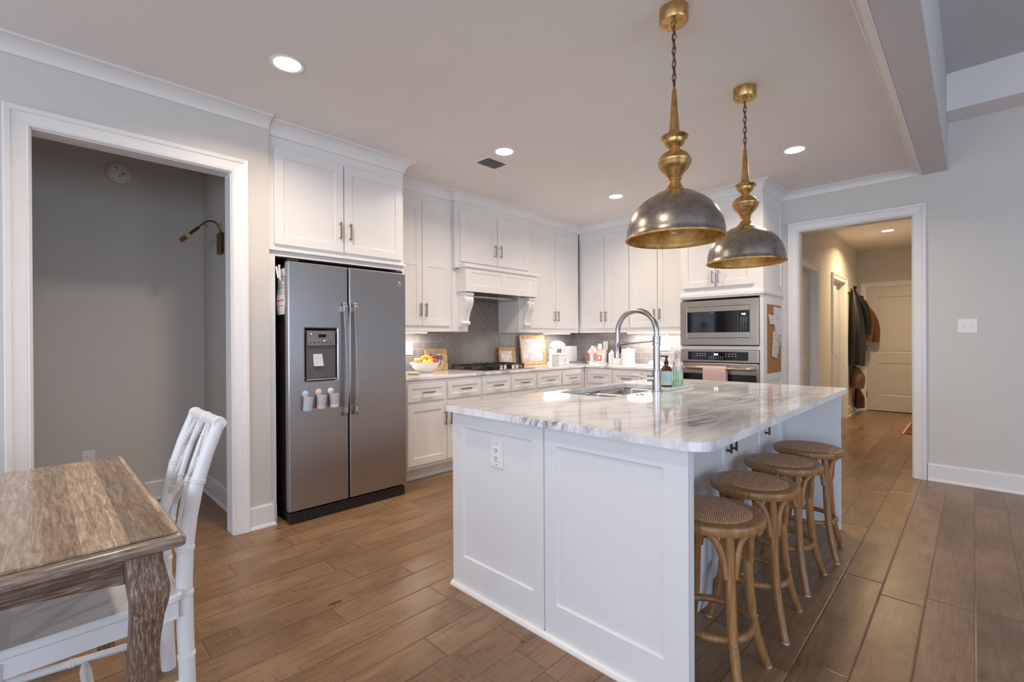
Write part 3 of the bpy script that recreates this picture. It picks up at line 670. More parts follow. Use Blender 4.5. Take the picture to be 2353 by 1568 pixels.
# microwave
t = thing('microwave', 'built-in stainless microwave with black glass door above the wall oven', 'microwave', (-2.197, OY, 1.169))
w, h = .755, .447
mb = MB().slab(0, w, 0, h, -.036, -.002, [(.073, .682, .070, .386, .016)], .001); mb.build('trim_frame', M['steel2'], t, .002)
MB().box(.03, 0, .01, .725, .35, .44).build('oven_body', M['black'], t)
MB().box(.075, -.034, .072, .575, -.0201, .384).build('door', M['glassblack'], t, .002)
MB().box(.577, -.034, .072, .680, -.0201, .384).build('control_panel', M['glassblack'], t, .002)
for x0, x1 in ((.075, .575), (.577, .680)):
    MB().box(x0, -.041, .334, x1, -.0341, .384).build('steel_band', M['steel2'], t, .0015); MB().box(x0, -.041, .072, x1, -.0341, .126).build('steel_band', M['steel2'], t, .0015)
text('9:32', .022, M['digit'], t, face_txt(.626, -.0346, .298), 'clock_display')
text('FRIGIDAIRE', .010, M['keys'], t, face_txt(.325, -.0346, .322), 'brand_lettering')
mb = MB()
for r in range(8):
    for c_ in range(3): mb.box(.600+.022*c_, -.0348, .262-.016*r, .600+.022*c_+(.010 if r < 4 else .004), -.0340, .266-.016*r)
mb.build('key_legends', M['keys'], t)
# wall oven
t = thing('wall_oven', 'built-in stainless wall oven below the microwave, black control strip and window', 'oven', (-2.197, OY, .42))
MB().box(.03, 0, .0, .725, .5, .70).build('oven_body', M['black'], t)
MB().box(0, -.034, .578, .755, -.002, .700).build('control_fascia', M['steel2'], t, .003)
MB().box(.082, -.036, .598, .668, -.0341, .682).build('control_glass', M['glassblack'], t, .001)
text('9:32', .024, M['digit'], t, face_txt(.365, -.0366, .655), 'clock_display')
mb = MB()
for r in range(2):
    for c_ in range(7): mb.box(.30+.021*c_, -.0370, .612+.017*r, .306+.021*c_, -.0361, .618+.017*r)
    for c_ in range(4): mb.box(.17+.027*c_, -.0370, .637+.022*r, .184+.027*c_, -.0361, .642+.022*r)
    for c_ in range(4): mb.box(.455+.03*c_, -.0370, .637+.022*r, .469+.03*c_, -.0361, .642+.022*r)
mb.build('key_legends', M['keys'], t)
od = MB().slab(0, .755, .0, .568, -.036, -.002).build('oven_door', M['steel2'], t, .003)
MB().box(.02, -.038, .05, .738, -.0361, .462).build('door_window', M['glassblack'], od, .001)
mb = MB(); pts = [(.03, -.040, .517), (.05, -.064, .519), (.10, -.082, .520), (.24, -.086, .520), (.377, -.087, .520), (.51, -.086, .520), (.655, -.082, .520), (.705, -.064, .519), (.725, -.040, .517)]
mb.tube(pts, [.010, .014, .017, .018, .018, .018, .017, .014, .010], 12); mb.build('door_handle', M['steel2'], od)
# towel over the handle
prof = []
for i in range(7): prof.append((-.115+.001*math.sin(i), .700+.0385*i/1))
cols = []
tw = MB(); NX = 18; zs = [0, .03, .06, .09, .12, .150]
loops = []
pathT = [(-.105, .76), (-.107, .80), (-.109, .85), (-.110, .90), (-.1095, .93), (-.105, .952), (-.095, .962), (-.083, .962), (-.073, .952), (-.066, .93), (-.063, .88), (-.061, .82), (-.060, .78)]
gridv = [[tw.bm.verts.new((.262+.225*i/NX+(.004*(1-(z-.76)/.2)*(i/NX-.5)), OY*0+y-.003*math.sin(i*1.3)*(max(0, .95-z))*6, z-.42)) for i in range(NX+1)] for y, z in pathT]
for r0, r1 in zip(gridv, gridv[1:]):
    for i in range(NX): tw.bm.faces.new((r0[i], r0[i+1], r1[i+1], r1[i])).smooth = True
o = tw.build('dish_towel', M['towel']); o.location = (-2.197, OY, .42); m_ = o.modifiers.new('thick', 'SOLIDIFY'); m_.thickness = .003
tag(o, 'pink and white checked towel draped over the oven door handle', 'towel')

# ------------------------------------------------------------------ fridge
FY = 1.178; t = unitA('refrigerator', 'stainless side-by-side refrigerator with ice and water dispenser', 'refrigerator', FY, -3.242)
mb = MB().box(.012, .066, .03, .895, .62, 1.745); mb.build('body', M['black'], t, .004)
def fdoor(x0, x1, holes=()):
    prof = []
    mb = MB().slab(x0, x1, .085, 1.765, 0, .058, holes, .006); return mb.build('door', M['steel'], t, .010, 4)
fl = fdoor(0, .418, [(.110, .338, -9, -9, 0)] if False else [(.110, .338, .955, 1.318, .05)])
fr = fdoor(.428, .907)
MB().box(-.006, .058, .03, .0, .067, 1.75).build('door_gasket', M['black'], t) if False else None
MB().box(.004, .058, .06, .903, .066, 1.755).build('door_gasket', M['black'], t)
mb = MB().box(.01, .012, .0, .897, .066, .075); mb.build('kick_grille', M['black'], t, .006)
for x in (.05, .86): MB().box(x-.03, .02, 1.7651, x+.03, .12, 1.785).build('hinge_cover', M['black'], t, .003)
def fhandle(x):
    mb = MB(); n = 18; L = [[], []]; loops = []
    for i in range(n+1):
        s = i/n; z = .69+(1.505-.69)*s; y = -.030-.038*math.sin(PI*s)**.8
        loops.append([(x-.015, y, z), (x+.015, y, z), (x+.015, y+.013, z), (x-.015, y+.013, z)])
    mb.loft(loops)
    for z in (.735, 1.46): mb.box(x-.013, -.045, z-.022, x+.013, 0, z+.022)
    return mb
fhandle(.384).build('door_handle', M['handle_steel'], fl, .003); fhandle(.462).build('door_handle', M['handle_steel'], fr, .003)
dp = MB().slab(.122, .326, .975, 1.303, .006, .012, [(.128, .320, .978, 1.196, .03)], .001).build('dispenser', pm('dispenser_dark', (.10, .10, .105), .4), fl, .001)
MB().box(.128, .001, 1.198, .322, .006, 1.298).build('control_panel', pm('dispenser_panel', (.27, .25, .24), .35, .6), fl, .002)
MB().box(.203, .0, 1.255, .256, .0011, 1.277).build('display_window', M['glassblack'], dp)
mb = MB()
for k in range(6): mb.box(.142+.028*k, .0, 1.217, .154+.028*k, .0012, 1.223)
for x, z in ((.190, 1.275), (.190, 1.257), (.272, 1.275), (.272, 1.257)): mb.box(x-.002, .0, z-.002, x+.002, .0012, z+.002)
mb.build('button_legends', M['black'], dp)
for x, z in ((.152, 1.280), (.243, 1.232)): MB().sphere((x, .001, z), .003, n=8, m=6).build('indicator_light', M['digit'], dp)
MB().hexa([(.172, -.002, 1.055), (.240, -.002, 1.055), (.240, .012, 1.055), (.172, .012, 1.055)], [(.168, .016, 1.165), (.232, .016, 1.165), (.232, .03, 1.165), (.168, .03, 1.165)]).build('dispenser_paddle', pm('paddle_grey', (.62, .62, .65), .3), dp, .003)
MB().slab(.118, .330, .958, .972, -.004, .03).build('drip_tray', M['handle_steel'], dp, .004)
eb = MB().lathe([(0, 0), (.019, 0), (.019, .002), (.017, .003), (.016, .002), (0, .002)], 28); eb.xf(Matrix.Translation((.850, 0, 1.672)) @ Matrix.Rotation(PI/2, 4, 'X')); em = eb.build('round_emblem', M['handle_steel'], fr)
text('GE', .017, M['grey_ink'], em, face_txt(.850, -.0022, 1.672), 'emblem_monogram')
# paper pinned on the side of the fridge with a magnetic clip
t = thing('paper_schedule', 'long printed paper clipped to the black side of the fridge', 'paper', (-3.37, FY+.008, 1.40))
mb = MB(); rows = 12
gv = [[mb.bm.verts.new((-.075+.15*i/4, -.004-.006*math.sin(k*.5+i*.3), .31*k/rows+.012)) for i in range(5)] for k in range(rows+1)]
for a, b_ in zip(gv, gv[1:]):
    for i in range(4): mb.bm.faces.new((a[i], a[i+1], b_[i+1], b_[i]))
o = mb.build('sheet', M['paper'], t); o.modifiers.new('thick', 'SOLIDIFY').thickness = .0006
for z, th, mt in ((.07, .004, 'red_ink'), (.105, .008, 'red_ink'), (.15, .003, 'grey_ink'), (.165, .003, 'grey_ink'), (.19, .004, 'grey_ink'), (.21, .004, 'grey_ink'), (.24, .006, 'grey_ink'), (.262, .008, 'grey_ink')):
    MB().box(-.07, -.0125, z, .065, -.0118, z+th).build('printed_line', M[mt], t)
t = thing('magnetic_clip', 'white plastic clip holding the paper on the fridge side', 'clip', (-3.36, FY-.006, 1.66))
MB().box(-.012, -.004, -.02, .012, .002, .045).build('jaw', M['plate'], t, .002)
MB().tube([(.012, -.010, .0), (.030, -.016, .085)], [.006, .007], 8).build('grip', M['plate'], t); MB().tube([(-.006, -.010, .0), (-.032, -.014, .080)], [.006, .007], 8).build('grip', M['plate'], t)
# cups hanging on the freezer door
def cup(label, y, z, mat, tilt):
    t = thing('hanging_cup', label, 'cup', (-3.242, y, z), A90, 'small suction cups holders on the fridge door')
    R = Matrix.Rotation(tilt, 4, 'Y')
    mb = MB().lathe([(0, 0), (.021, 0), (.021, .003), (.010, .005), (.006, .009), (0, .009)], 24); mb.xf(Matrix.Rotation(PI/2, 4, 'X')); mb.build('suction_disc', mat, t)
    mb = MB().lathe([(0, -.112), (.026, -.112), (.028, -.108), (.033, -.022), (.034, -.020), (.031, -.020), (.026, -.106), (0, -.108)], 28, (.010, -.036, 0)); mb.xf(R); mb.build('cup_body', M['frost'], t)
    mb = MB().lathe([(0, -.1135), (.027, -.1135), (.0292, -.109), (.0302, -.094), (.0285, -.094), (.0275, -.108), (0, -.110)], 28, (.010, -.036, 0)); mb.xf(R); mb.build('cup_base', mat, t)
    mb = MB().box(-.004, -.006, -.030, .014, -.001, .006); mb.xf(R); mb.build('tab', M['frost'], t, .002)
cup('pale blue cup stuck on the fridge door, left of three', FY+.110, .873, M['cupblue'], .10)
cup('pink cup stuck on the fridge door, middle of three', FY+.200, .878, M['cuppink'], .08)
cup('cream cup stuck on the fridge door, right of three', FY+.286, .880, M['cupwhite'], .0)

# ------------------------------------------------------------------ island
IX0, IX1, IY0, IY1, IZ = -1.886, -.662, 1.483, 3.640, .874
t = thing('kitchen_island', 'white panelled kitchen island with seating recess on the hall side', 'kitchen island', (0, 0, 0))
def slabm(mb_, name, m=M['isl'], bev=.0016, par=None): return mb_.build(name, m, par or t, bev)
slabm(MB().slab(IX0, -1.2815, 0, IZ, IY0, IY0+.022, [(-1.806, -1.344, .160, .802, .009)], .004), 'end_panel')
slabm(MB().slab(-1.2725, IX1, 0, IZ, IY0-.002, IY0+.022, [(-1.213, -.749, .150, .797, .009)], .004), 'end_panel')
slabm(MB().box(-1.2815, IY0+.008, 0, -1.2725, IY0+.022, IZ), 'seam_strip')
slabm(MB().box(IX1-.09, IY0+.022, 0, IX1, IY0+.10, IZ), 'end_post') if False else None
SEAM_Y = IY0+.045
slabm(MB().box(-.955, IY0+.022, 0, IX1, SEAM_Y, IZ), 'end_wall')
def shell():
    mb = MB(); mb.box(IX0+.002, IY0+.022, .10, -1.868, IY1-.022, IZ); mb.box(-.975, IY0+.022, 0, -.955, IY1-.04, IZ)
    mb.box(-1.862, IY0+.022, 0, -.975, IY0+.04, IZ); mb.box(-1.862, IY1-.04, 0, -.975, IY1-.022, IZ); mb.box(IX0+.06, IY0+.022, 0, IX0+.08, IY1-.022, .10)
    mb.box(-1.862, IY0+.04, .10, -.975, IY1-.04, .12)
    return mb
slabm(shell(), 'cabinet_box')
slabm(MB().box(IX0+.01, IY1-.022, 0, -.612, IY1+.0, IZ), 'far_end_panel')
# seating side doors (face +x)
RX = Matrix.Translation((-.955, 0, 0)) @ Matrix.Rotation(A90, 4, 'Z')
for (a, b_), h in (((1.535, 2.050), 2.02), ((2.056, 2.585), 2.556), ((2.640-.045, 3.115), 2.632), ((3.121, 3.60), 3.150)):
    pass
for a, b_, hy in ((1.56, 2.075, 2.03), (2.085, 2.590, 2.560), (2.600, 3.170, 2.636), (3.180, 3.590, 3.205)):
    e = MB().slab(a, b_, .03, .845, -.02, -.001, [(a+.06, b_-.06, .09, .785, .007)], .003).xf(RX).build('door', M['isl'], t, .0016)
    hb = MB().box(hy-.006, -.050, .63, hy+.006, -.041, .755).box(hy-.005, -.041, .636, hy+.005, -.02, .648).box(hy-.005, -.041, .737, hy+.005, -.02, .749).xf(RX); hb.build('handle', pm('dark_nickel', (.13, .09, .07), .35, 1), e, .001)
# aisle side doors (face -x)
RN = Matrix.Translation((IX0+.002, 0, 0)) @ Matrix.Rotation(-A90, 4, 'Z')
for a, b_ in ((-3.60, -3.10), (-3.095, -2.58), (-2.575, -2.06), (-2.055, -1.53)):
    MB().slab(a, b_, .13, .85, -.02, -.001, [(a+.06, b_-.06, .19, .79, .007)], .003).xf(RN).build('door', M['isl'], t, .0016)
sh = [(0, 0), (.020, 0), (.020, .006), (.015, .015), (.006, .020), (0, .021)]
def shoe(path):
    mo = molding('shoe_molding', path, sh, M['trim'], side=-1); del mo['kind']; mo.parent = t; return mo
def shoe2(path):
    mo = molding('shoe_molding', path, sh, M['trim']); del mo['kind']; mo.parent = t; return mo
shoe2([(IX0-.0, IY0-.001), (IX1, IY0-.001)])
shoe2([(-.612, IY1-.022), (-.612, IY1)]) if False else None
mb = MB().box(-.945, IY1-.040, 0, -.612, IY1-.022, .02); mb.build('shoe_molding', M['trim'], t, .006)
# outlet on the end panel
ot = thing('wall_outlet', 'white double outlet plate on the end panel of the island', 'outlet', (-1.568, IY0+.009, .707), 0, 'white wall plates')
MB().box(-.040, -.006, -.063, .040, 0, .063).build('cover_plate', M['plate'], ot, .003)
MB().box(-.017, -.0085, -.034, .017, -.006, .034).build('receptacle', M['white_gloss'], ot, .001)
mb = MB()
for z in (.018, -.018): mb.box(-.0085, -.0092, z-.004, -.0050, -.0084, z+.006).box(.0050, -.0092, z-.003, .0085, -.0084, z+.005).box(-.0028, -.0092, z-.013, .0028, -.0084, z-.008)
mb.build('slots', M['black'], ot)
for z in (-.050, .050): mb = MB().cyl((0, -.0072, z), (0, -.006, z), .003, n=10).build('screw', M['screw'], ot)

# island top with sink cut-out
def slab_with_hole(outer, inner, z0, z1):
    bm = bmesh.new(); E = []
    for lp in (outer, inner):
        vs = [bm.verts.new((x, y, z0)) for x, y in lp]; E += [bm.edges.new((vs[k], vs[(k+1) % len(vs)])) for k in range(len(vs))]
    r = bmesh.ops.triangle_fill(bm, use_beauty=True, use_dissolve=False, edges=E)
    fs = [g for g in r['geom'] if isinstance(g, bmesh.types.BMFace)]
    ex = bmesh.ops.extrude_face_region(bm, geom=fs)
    bmesh.ops.translate(bm, vec=(0, 0, z1-z0), verts=[g for g in ex['geom'] if isinstance(g, bmesh.types.BMVert)])
    m = MB(); m.bm.free(); m.bm = bm; return m
TX0, TX1, TY0, TY1, TZ = -1.918, -.589, 1.448, 3.742, .904
outer = []
for cx, cy, a, r in ((TX1-.075, TY1-.04, 0, .04), (TX0+.03, TY1-.03, PI/2, .03), (TX0+.02, TY0+.02, PI, .02), (TX1-.085, TY0+.085, 1.5*PI, .085)):
    if a == 0: cx = TX1-.04
    outer += arc(cx, cy, r, a, a+PI/2, 8)
SX0, SX1, SY0, SY1 = -1.848, -1.462, 2.262, 3.075
inner = rrect(SX0, SY0, SX1, SY1, .07, 6)
o = slab_with_hole(outer, inner, .874, TZ).build('island_countertop', M['marble'], None, .007, 3); tag(o, 'white marble island top with grey veins and sink cut-out', 'countertop')
# undermount sink, two bowls
t = thing('kitchen_sink', 'stainless undermount double sink set in the island top', 'sink', ((SX0+SX1)/2, (SY0+SY1)/2, .873))
hw, hl = (SX1-SX0)/2, (SY1-SY0)/2
def bowl(y0, y1, dep):
    mb = MB(); a = .008
    lo = [rrect(-hw-.0, y0, hw+.0, y1, .065, 6), rrect(-hw+.004, y0+.004, hw-.004, y1-.004, .062, 6), rrect(-hw+.02, y0+.02, hw-.02, y1-.02, .06, 6), rrect(-hw+.05, y0+.05, hw-.05, y1-.05, .04, 6)]
    zz = [0, -.01, -dep+.02, -dep]
    R = [[mb.bm.verts.new((x, y, z)) for x, y in l] for l, z in zip(lo, zz)]
    for p, q in zip(R, R[1:]):
        for k in range(len(p)): mb.bm.faces.new((p[k], p[(k+1) % len(p)], q[(k+1) % len(p)], q[k])).smooth = True
    mb.bm.faces.new(R[-1]); o = mb.build('basin', M['sinksteel'], t); s_ = o.modifiers.new('thick', 'SOLIDIFY'); s_.thickness = .002; s_.offset = 1
    MB().lathe([(0, .004), (.03, .004), (.04, .001), (.042, 0), (0, 0)], 20, (0, (y0+y1)/2, -dep)).build('drain', M['screw'], o)
bowl(-hl, -.02, .20); bowl(.02, hl, .20)
# faucet
t = thing('faucet', 'tall brushed steel pull-down faucet arching over the island sink', 'faucet', (-1.402, 2.70, TZ), 0)
MB().lathe([(0, 0), (.034, 0), (.034, .006), (.027, .008), (.027, .128), (.029, .130), (.029, .134), (.0205, .135), (.0205, .26), (.020, .287), (.026, .288), (.026, .300), (.023, .302), (.023, .333), (.025, .335), (.025, .343), (.019, .344), (0, .344)], 28).build('body', M['faucet'], t)
pts = [(0, 0, .335), (0, 0, .37)]
for i in range(17):
    a = PI*i/16; pts.append((-.138+.138*math.cos(a), 0, .372+.138*math.sin(a)))
pts += [(-.276, 0, .34), (-.278, 0, .300)]
MB().tube(pts, .0165, 14).build('spout_hose', M['faucet'], t)
ring = MB()
MB().lathe([(0, 0), (.0205, 0), (.0225, .002), (.0215, .095), (.019, .100), (0, .100)], 24, (-.279, 0, .203)).build('spray_head', M['faucet'], t)
MB().box(-.262, -.008, .235, -.254, .008, .283).build('spray_button', M['black'], t, .002)
MB().tube([(-.262, 0, .297), (-.215, 0, .298)], .010, 12).tube([(-.215, 0, .298), (0, 0, .318)], .006, 10).build('support_arm', M['faucet'], t)
MB().cyl((0, 0, .086), (-.052, -.024, .084), .021, n=24).build('handle_hub', M['faucet'], t); MB().tube([(-.050, -.022, .086), (-.150, -.020, .103)], [.0035, .003], 8).build('lever', M['faucet'], t)
o = MB().lathe([(0, 0), (.023, 0), (.023, .004), (.017, .006), (.015, .0045), (.008, .0045), (.007, .008), (0, .008)], 24).build('disposal_button', M['faucet']); o.location = (-1.398, 2.49, TZ); tag(o, 'small round steel button set in the island top beside the faucet', 'button')
# tray and bottles
t = thing('soap_tray', 'white rectangular tray holding soap bottles beside the faucet', 'tray', (-1.425, 2.975, TZ))
MB().loft([[(x, y, 0) for x, y in rrect(-.058, -.20, .058, .20, .03, 5)], [(x, y, .016) for x, y in rrect(-.064, -.206, .064, .206, .033, 5)]]).build('tray_body', M['white_gloss'], t, .003)
BZ = TZ+.0162
def pump(t, z, mat, s=1, rz=0):
    mb = MB().lathe([(0, 0), (.012*s, 0), (.013*s, .002), (.013*s, .020*s), (.007*s, .024*s), (.006*s, .042*s), (.011*s, .044*s), (.011*s, .054*s), (0, .056*s)], 18, (0, 0, z))
    mb.tube([(0, 0, z+.050*s), (-.030*s*math.cos(rz), -.030*s*math.sin(rz), z+.052*s), (-.036*s*math.cos(rz), -.036*s*math.sin(rz), z+.045*s)], .004*s, 8); return mb.build('pump', mat, t)
t = thing('soap_bottle', 'amber soap bottle with black pump and pale mint label', 'bottle', (-1.437, 2.900, BZ), 0)
MB().lathe([(0, 0), (.034, 0), (.036, .003), (.036, .105), (.033, .118), (.022, .132), (.013, .138), (.013, .146), (0, .146)], 32).build('bottle_body', M['amber'], t)
MB().lathe([(.0362, .012), (.0366, .012), (.0366, .102), (.0362, .102)], 32).build('paper_label', M['mint'], t); pump(t, .146, M['black'], 1.05, .7)
t = thing('clear_bottle', 'clear ribbed bottle with frosted ball cap on the soap tray', 'bottle', (-1.405, 2.985, BZ), 0)
n = 28; prof = [(0, 0), (.030, 0), (.033, .004), (.034, .06), (.032, .12), (.022, .165), (.012, .195), (.012, .205), (0, .205)]
mb = MB().lathe(prof, n)
for v in mb.bm.verts:
    r = math.hypot(v.co.x, v.co.y)
    if r > .02 and round(math.atan2(v.co.y, v.co.x)/(2*PI/n)) % 2 == 0: v.co.x *= .92; v.co.y *= .92
mb.build('bottle_body', M['clear'], t); MB().sphere((0, 0, .220), .018, n=16, m=10).build('cap', M['frost'], t)
t = thing('dish_soap_bottle', 'clear pump bottle half full of green dish soap', 'bottle', (-1.435, 3.080, BZ), 0)
MB().lathe([(0, .0), (.034, 0), (.036, .004), (.034, .085), (.031, .093), (0, .093)], 28, sx=.75, sy=1.0).build('green_liquid', M['green'], t)
MB().lathe([(0, .0935), (.031, .0935), (.033, .110), (.030, .140), (.018, .158), (.011, .162), (.011, .170), (0, .170)], 28, sx=.75, sy=1).build('bottle_body', M['clear'], t)
MB().sphere((.020, -.014, .112), .026, .35, .8, 1.0, 14, 10).build('paper_label', M['blue_label'], t); pump(t, .170, M['clear'], .9, .6)

# ------------------------------------------------------------------ cooktop
t = unitA('cooktop', 'black and steel gas cooktop with knobs on its right side', 'cooktop', 3.130, -3.490)
t.location.z = .914
MB().box(0, 0, 0, .785, .545, .009).build('steel_plate', M['steel2'], t, .004)
for bx, by in ((.14, .15), (.14, .40), (.394, .33), (.647, .24), (.647, .42)):
    MB().lathe([(0, 0), (.048, 0), (.048, .008), (.034, .012), (.034, .026), (0, .028)], 20, (bx, by, .009)).build('burner', M['iron'], t)
for gx0, gx1, ya in ((.02, .262, .03), (.268, .520, .155), (.526, .768, .155)):
    g = MB(); z0, z1 = .038, .054
    for y in (ya, .515): g.box(gx0, y-.007, z0, gx1, y+.007, z1)
    for x in (gx0+.007, gx1-.007): g.box(x-.006, ya, z0, x+.006, .515, z1)
    g.box(gx0, .266, z0, gx1, .279, z1); xm = (gx0+gx1)/2
    for y0_, y1_ in ((ya, ya+.07), (ya+.12, .36), (.43, .515)): g.box(xm-.006, y0_, z0, xm+.006, y1_, z1+.002)
    for y in (ya+.10, .42): g.box(gx0, y-.006, z0, gx0+.06, y+.006, z1+.002); g.box(gx1-.06, y-.006, z0, gx1, y+.006, z1+.002)
    for x in (gx0+.01, gx1-.01):
        for y in (ya+.005, .51): g.box(x-.008, y-.008, .009, x+.008, y+.008, z0)
    g.build('grate', M['iron'], t, .003)
KNOBS = (.320, .380, .505, .560)
M['chrome'] = pm('knob_chrome', (.75, .73, .70), .16, 1)
for kx in KNOBS:
    MB().lathe([(0, 0), (.024, 0), (.024, .005), (.020, .008), (.018, .034), (.014, .039), (0, .040)], 20, (kx, .075, .009)).box(kx-.005, .054, .040, kx+.005, .096, .056).build('knob', M['chrome'], t, .001)

# ------------------------------------------------------------------ counter items, left run
def picture(label, y, z, w, h, fw, art, lean, x=-4.045, name='framed_picture', th=.022):
    t = thing(name, label, 'picture frame', (x, y, z), A90, 'wooden picture frames on the worktop')
    R = Matrix.Rotation(-lean, 4, 'X')
    mb = MB(); o = [(0, 0), (w, 0), (w, h), (0, h)]; i_ = [(fw, fw), (w-fw, fw), (w-fw, h-fw), (fw, h-fw)]
    for k in range(4):
        a, b_, c_, d2 = o[k], o[(k+1) % 4], i_[(k+1) % 4], i_[k]
        mb.hexa([(a[0], 0, a[1]), (b_[0], 0, b_[1]), (c_[0], 0, c_[1]), (d2[0], 0, d2[1])], [(a[0], -th, a[1]), (b_[0], -th, b_[1]), (c_[0], -th*.45, c_[1]), (d2[0], -th*.45, d2[1])])
    mb.xf(R); mb.build('frame', M['framewood'], t, .001)
    mb = MB().box(fw*.9, -.006, fw*.9, w-fw*.9, -.001, h-fw*.9); mb.xf(R); mb.build('print', art, t)
    return t
picture('small wooden frame with dark photo behind the fruit bowl', 2.822, .915, .275, .222, .045, M['art_dark'], .10, -4.030)
picture('small square wooden frame with figures print behind the cooktop knobs', 3.880, .925, .275, .212, .043, M['art_mid'], .09, -4.038)
picture('large wooden frame with pale print leaning right of the cooktop', 4.240, .915, .470, .372, .046, M['art_pale'], .14, -4.012)
# bowl of fruit
t = thing('fruit_bowl', 'white bowl on the worktop beside the fridge', 'bowl', (-3.86, 2.695, .914))
MB().lathe([(0, 0), (.070, 0), (.074, .004), (.115, .045), (.150, .098), (.152, .101), (.148, .101), (.110, .048), (.068, .010), (0, .008)], 44).build('bowl_body', M['white_gloss'], t)
fr_r = pm('red_apple_skin', (.62, .06, .03), .25, var=.3, scale=12); fr_y = pm('yellow_skin', (.80, .60, .05), .4, var=.1); fr_o = pm('peach_skin', (.78, .34, .12), .4, var=.3, scale=14); fr_g = pm('pale_green_skin', (.72, .72, .22), .4)
fb = (-3.86, 2.695, .914)
def fruit(name, label, cat, dx, dy, dz, r, mat, sz=.92, bits=True):
    t = thing(name, label, cat, (fb[0]+dx, fb[1]+dy, fb[2]+dz), 0)
    pr = [(r*math.sin(PI*i/12), -r*sz*math.cos(PI*i/12)+(-.12*r*math.exp(-((i-12)/1.5)**2) if i > 9 else 0)) for i in range(13)]
    MB().lathe(pr, 20).build('flesh', mat, t)
    if bits: MB().tube([(0, 0, r*.72), (.004, .002, r*1.05)], .0018, 6).build('stem', M['chain'], t)
    return t
fruit('apple', 'red apple at the right of the fruit bowl', 'apple', .035, .092, .105, .040, fr_r)
fruit('peach', 'orange and red fruit at the left of the bowl', 'fruit', .03, -.086, .112, .036, fr_o)
fruit('peach', 'orange fruit at the back of the bowl behind the lemons', 'fruit', -.055, -.055, .118, .034, fr_o)
fruit('apple', 'pale yellow apple at the back of the fruit bowl', 'apple', -.03, .02, .128, .036, fr_g)
fruit('lemon', 'yellow lemon in the middle front of the bowl', 'lemon', .062, .018, .100, .031, fr_y, 1.15, False)
fruit('lemon', 'pale green lime-coloured fruit at the front left of the bowl', 'fruit', .066, -.048, .096, .029, fr_g, 1.1, False)
fruit('peach', 'orange fruit peeking out behind the red apple', 'fruit', -.045, .080, .125, .032, fr_o)
t = thing('banana', 'yellow banana lying on top of the fruit bowl', 'banana', (fb[0]+.01, fb[1]-.005, fb[2]+.135))
b_ = bez((.03, -.07, -.01), (-.01, -.035, .03), (-.01, .035, .03), (.03, .07, -.01), 12)
MB().tube(b_, [.005]+[.014+.003*math.sin(PI*i/12) for i in range(1, 12)]+[.004], 8).build('peel', fr_y, t)
t = thing('wooden_coaster', 'small round wooden trivet on the worktop next to the fridge', 'trivet', (-3.70, 2.46, .914))
MB().lathe([(0, .008), (.06, .008), (.062, .010), (.062, .018), (.06, .020), (0, .020)], 28).build('disc', M['framewood'], t)
for a in range(3): MB().sphere((.045*math.cos(a*2.1), .045*math.sin(a*2.1), .004), .004, n=8, m=6).build('foot', M['black'], t)

def plateA(label, y, z, w=.075, h=.12, kind='outlet', group='white wall plates'):
    t = thing('wall_plate', label, kind, (XW+.008, y, z), A90, group)
    MB().box(-w/2, -.006, -h/2, w/2, 0, h/2).build('cover_plate', M['plate'], t, .002); MB().box(-.016, -.009, -.033, .016, -.006, .033).build('rocker', M['white_gloss'], t, .001); return t
plateA('white outlet plate on the tiles beside the fridge', 2.655, 1.150, .085, .13)
def plateB(label, x, z, w=.075):
    t = thing('wall_plate', label, 'outlet', (x, YB-.008, z), 0, 'white wall plates')
    MB().box(-w/2, -.006, -.06, w/2, 0, .06).build('cover_plate', M['plate'], t, .002); MB().box(-.016, -.009, -.033, .016, -.006, .033).build('rocker', M['white_gloss'], t, .001)
plateB('white outlet plate on the back tiles above the gingerbread jar', -3.553, 1.143)
plateB('white wall plate on the back tiles, left of the pair near the tower', -2.752, 1.150, .07); plateB('white wall plate on the back tiles, right of the pair near the tower', -2.672, 1.150, .08)

# white appliances in the corner (stand mixer, box, trays)
t = thing('stand_mixer', 'bright white kitchen mixer standing right of the large frame', 'kitchen appliance', (-3.86, 4.75, .914), A90)
MB().loft([[(x, y, 0) for x, y in rrect(-.09, -.10, .09, .12, .05, 5)], [(x, y, .03) for x, y in rrect(-.085, -.095, .085, .115, .05, 5)]]).build('base', M['white_gloss'], t, .004)
MB().loft([[(x, y, z) for x, y in rrect(-w_, y0_, w_, .11, .03, 4)] for w_, y0_, z in ((.05, .02, .03), (.045, .03, .12), (.05, .01, .20))]).build('column', M['white_gloss'], t, .003)
MB().sphere((0, -.01, .245), .062, .95, 2.0, .85, 20, 12).build('motor_head', M['white_gloss'], t)
MB().lathe([(0, .03), (.04, .03), (.075, .06), (.085, .145), (.082, .145), (.07, .06), (0, .034)], 28, (0, -.045, 0)).build('mixing_bowl', M['white_gloss'], t)
t = thing('bread_bin', 'white lidded container with dark slot in the worktop corner', 'container', (-3.60, 4.50, .914), A90)
MB().loft([[(x, y, z) for x, y in rrect(-.10, -.07, .10, .07, .03, 4)] for z in (.0, .13)]).build('box_body', M['white_gloss'], t, .004)
MB().loft([[(x, y, .131+z) for x, y in rrect(-.10+z, -.07+z, .10-z, .07-z, .03, 4)] for z in (.0, .015)]).build('lid', M['white_gloss'], t, .003)
MB().box(-.02, -.0712, .012, .04, -.0702, .019).build('slot', M['grey_ink'], t); MB().box(-.02, -.0712, .05, .02, -.0702, .08).build('sticker', M['candy_grn'], t)
t = thing('white_sign_board', 'white square board with faint line drawing standing in the corner', 'board', (-3.90, 5.095, .936), A90)
MB().box(-.130, -.006, 0, .135, .006, .205).build('board_panel', M['paper'], t, .002)
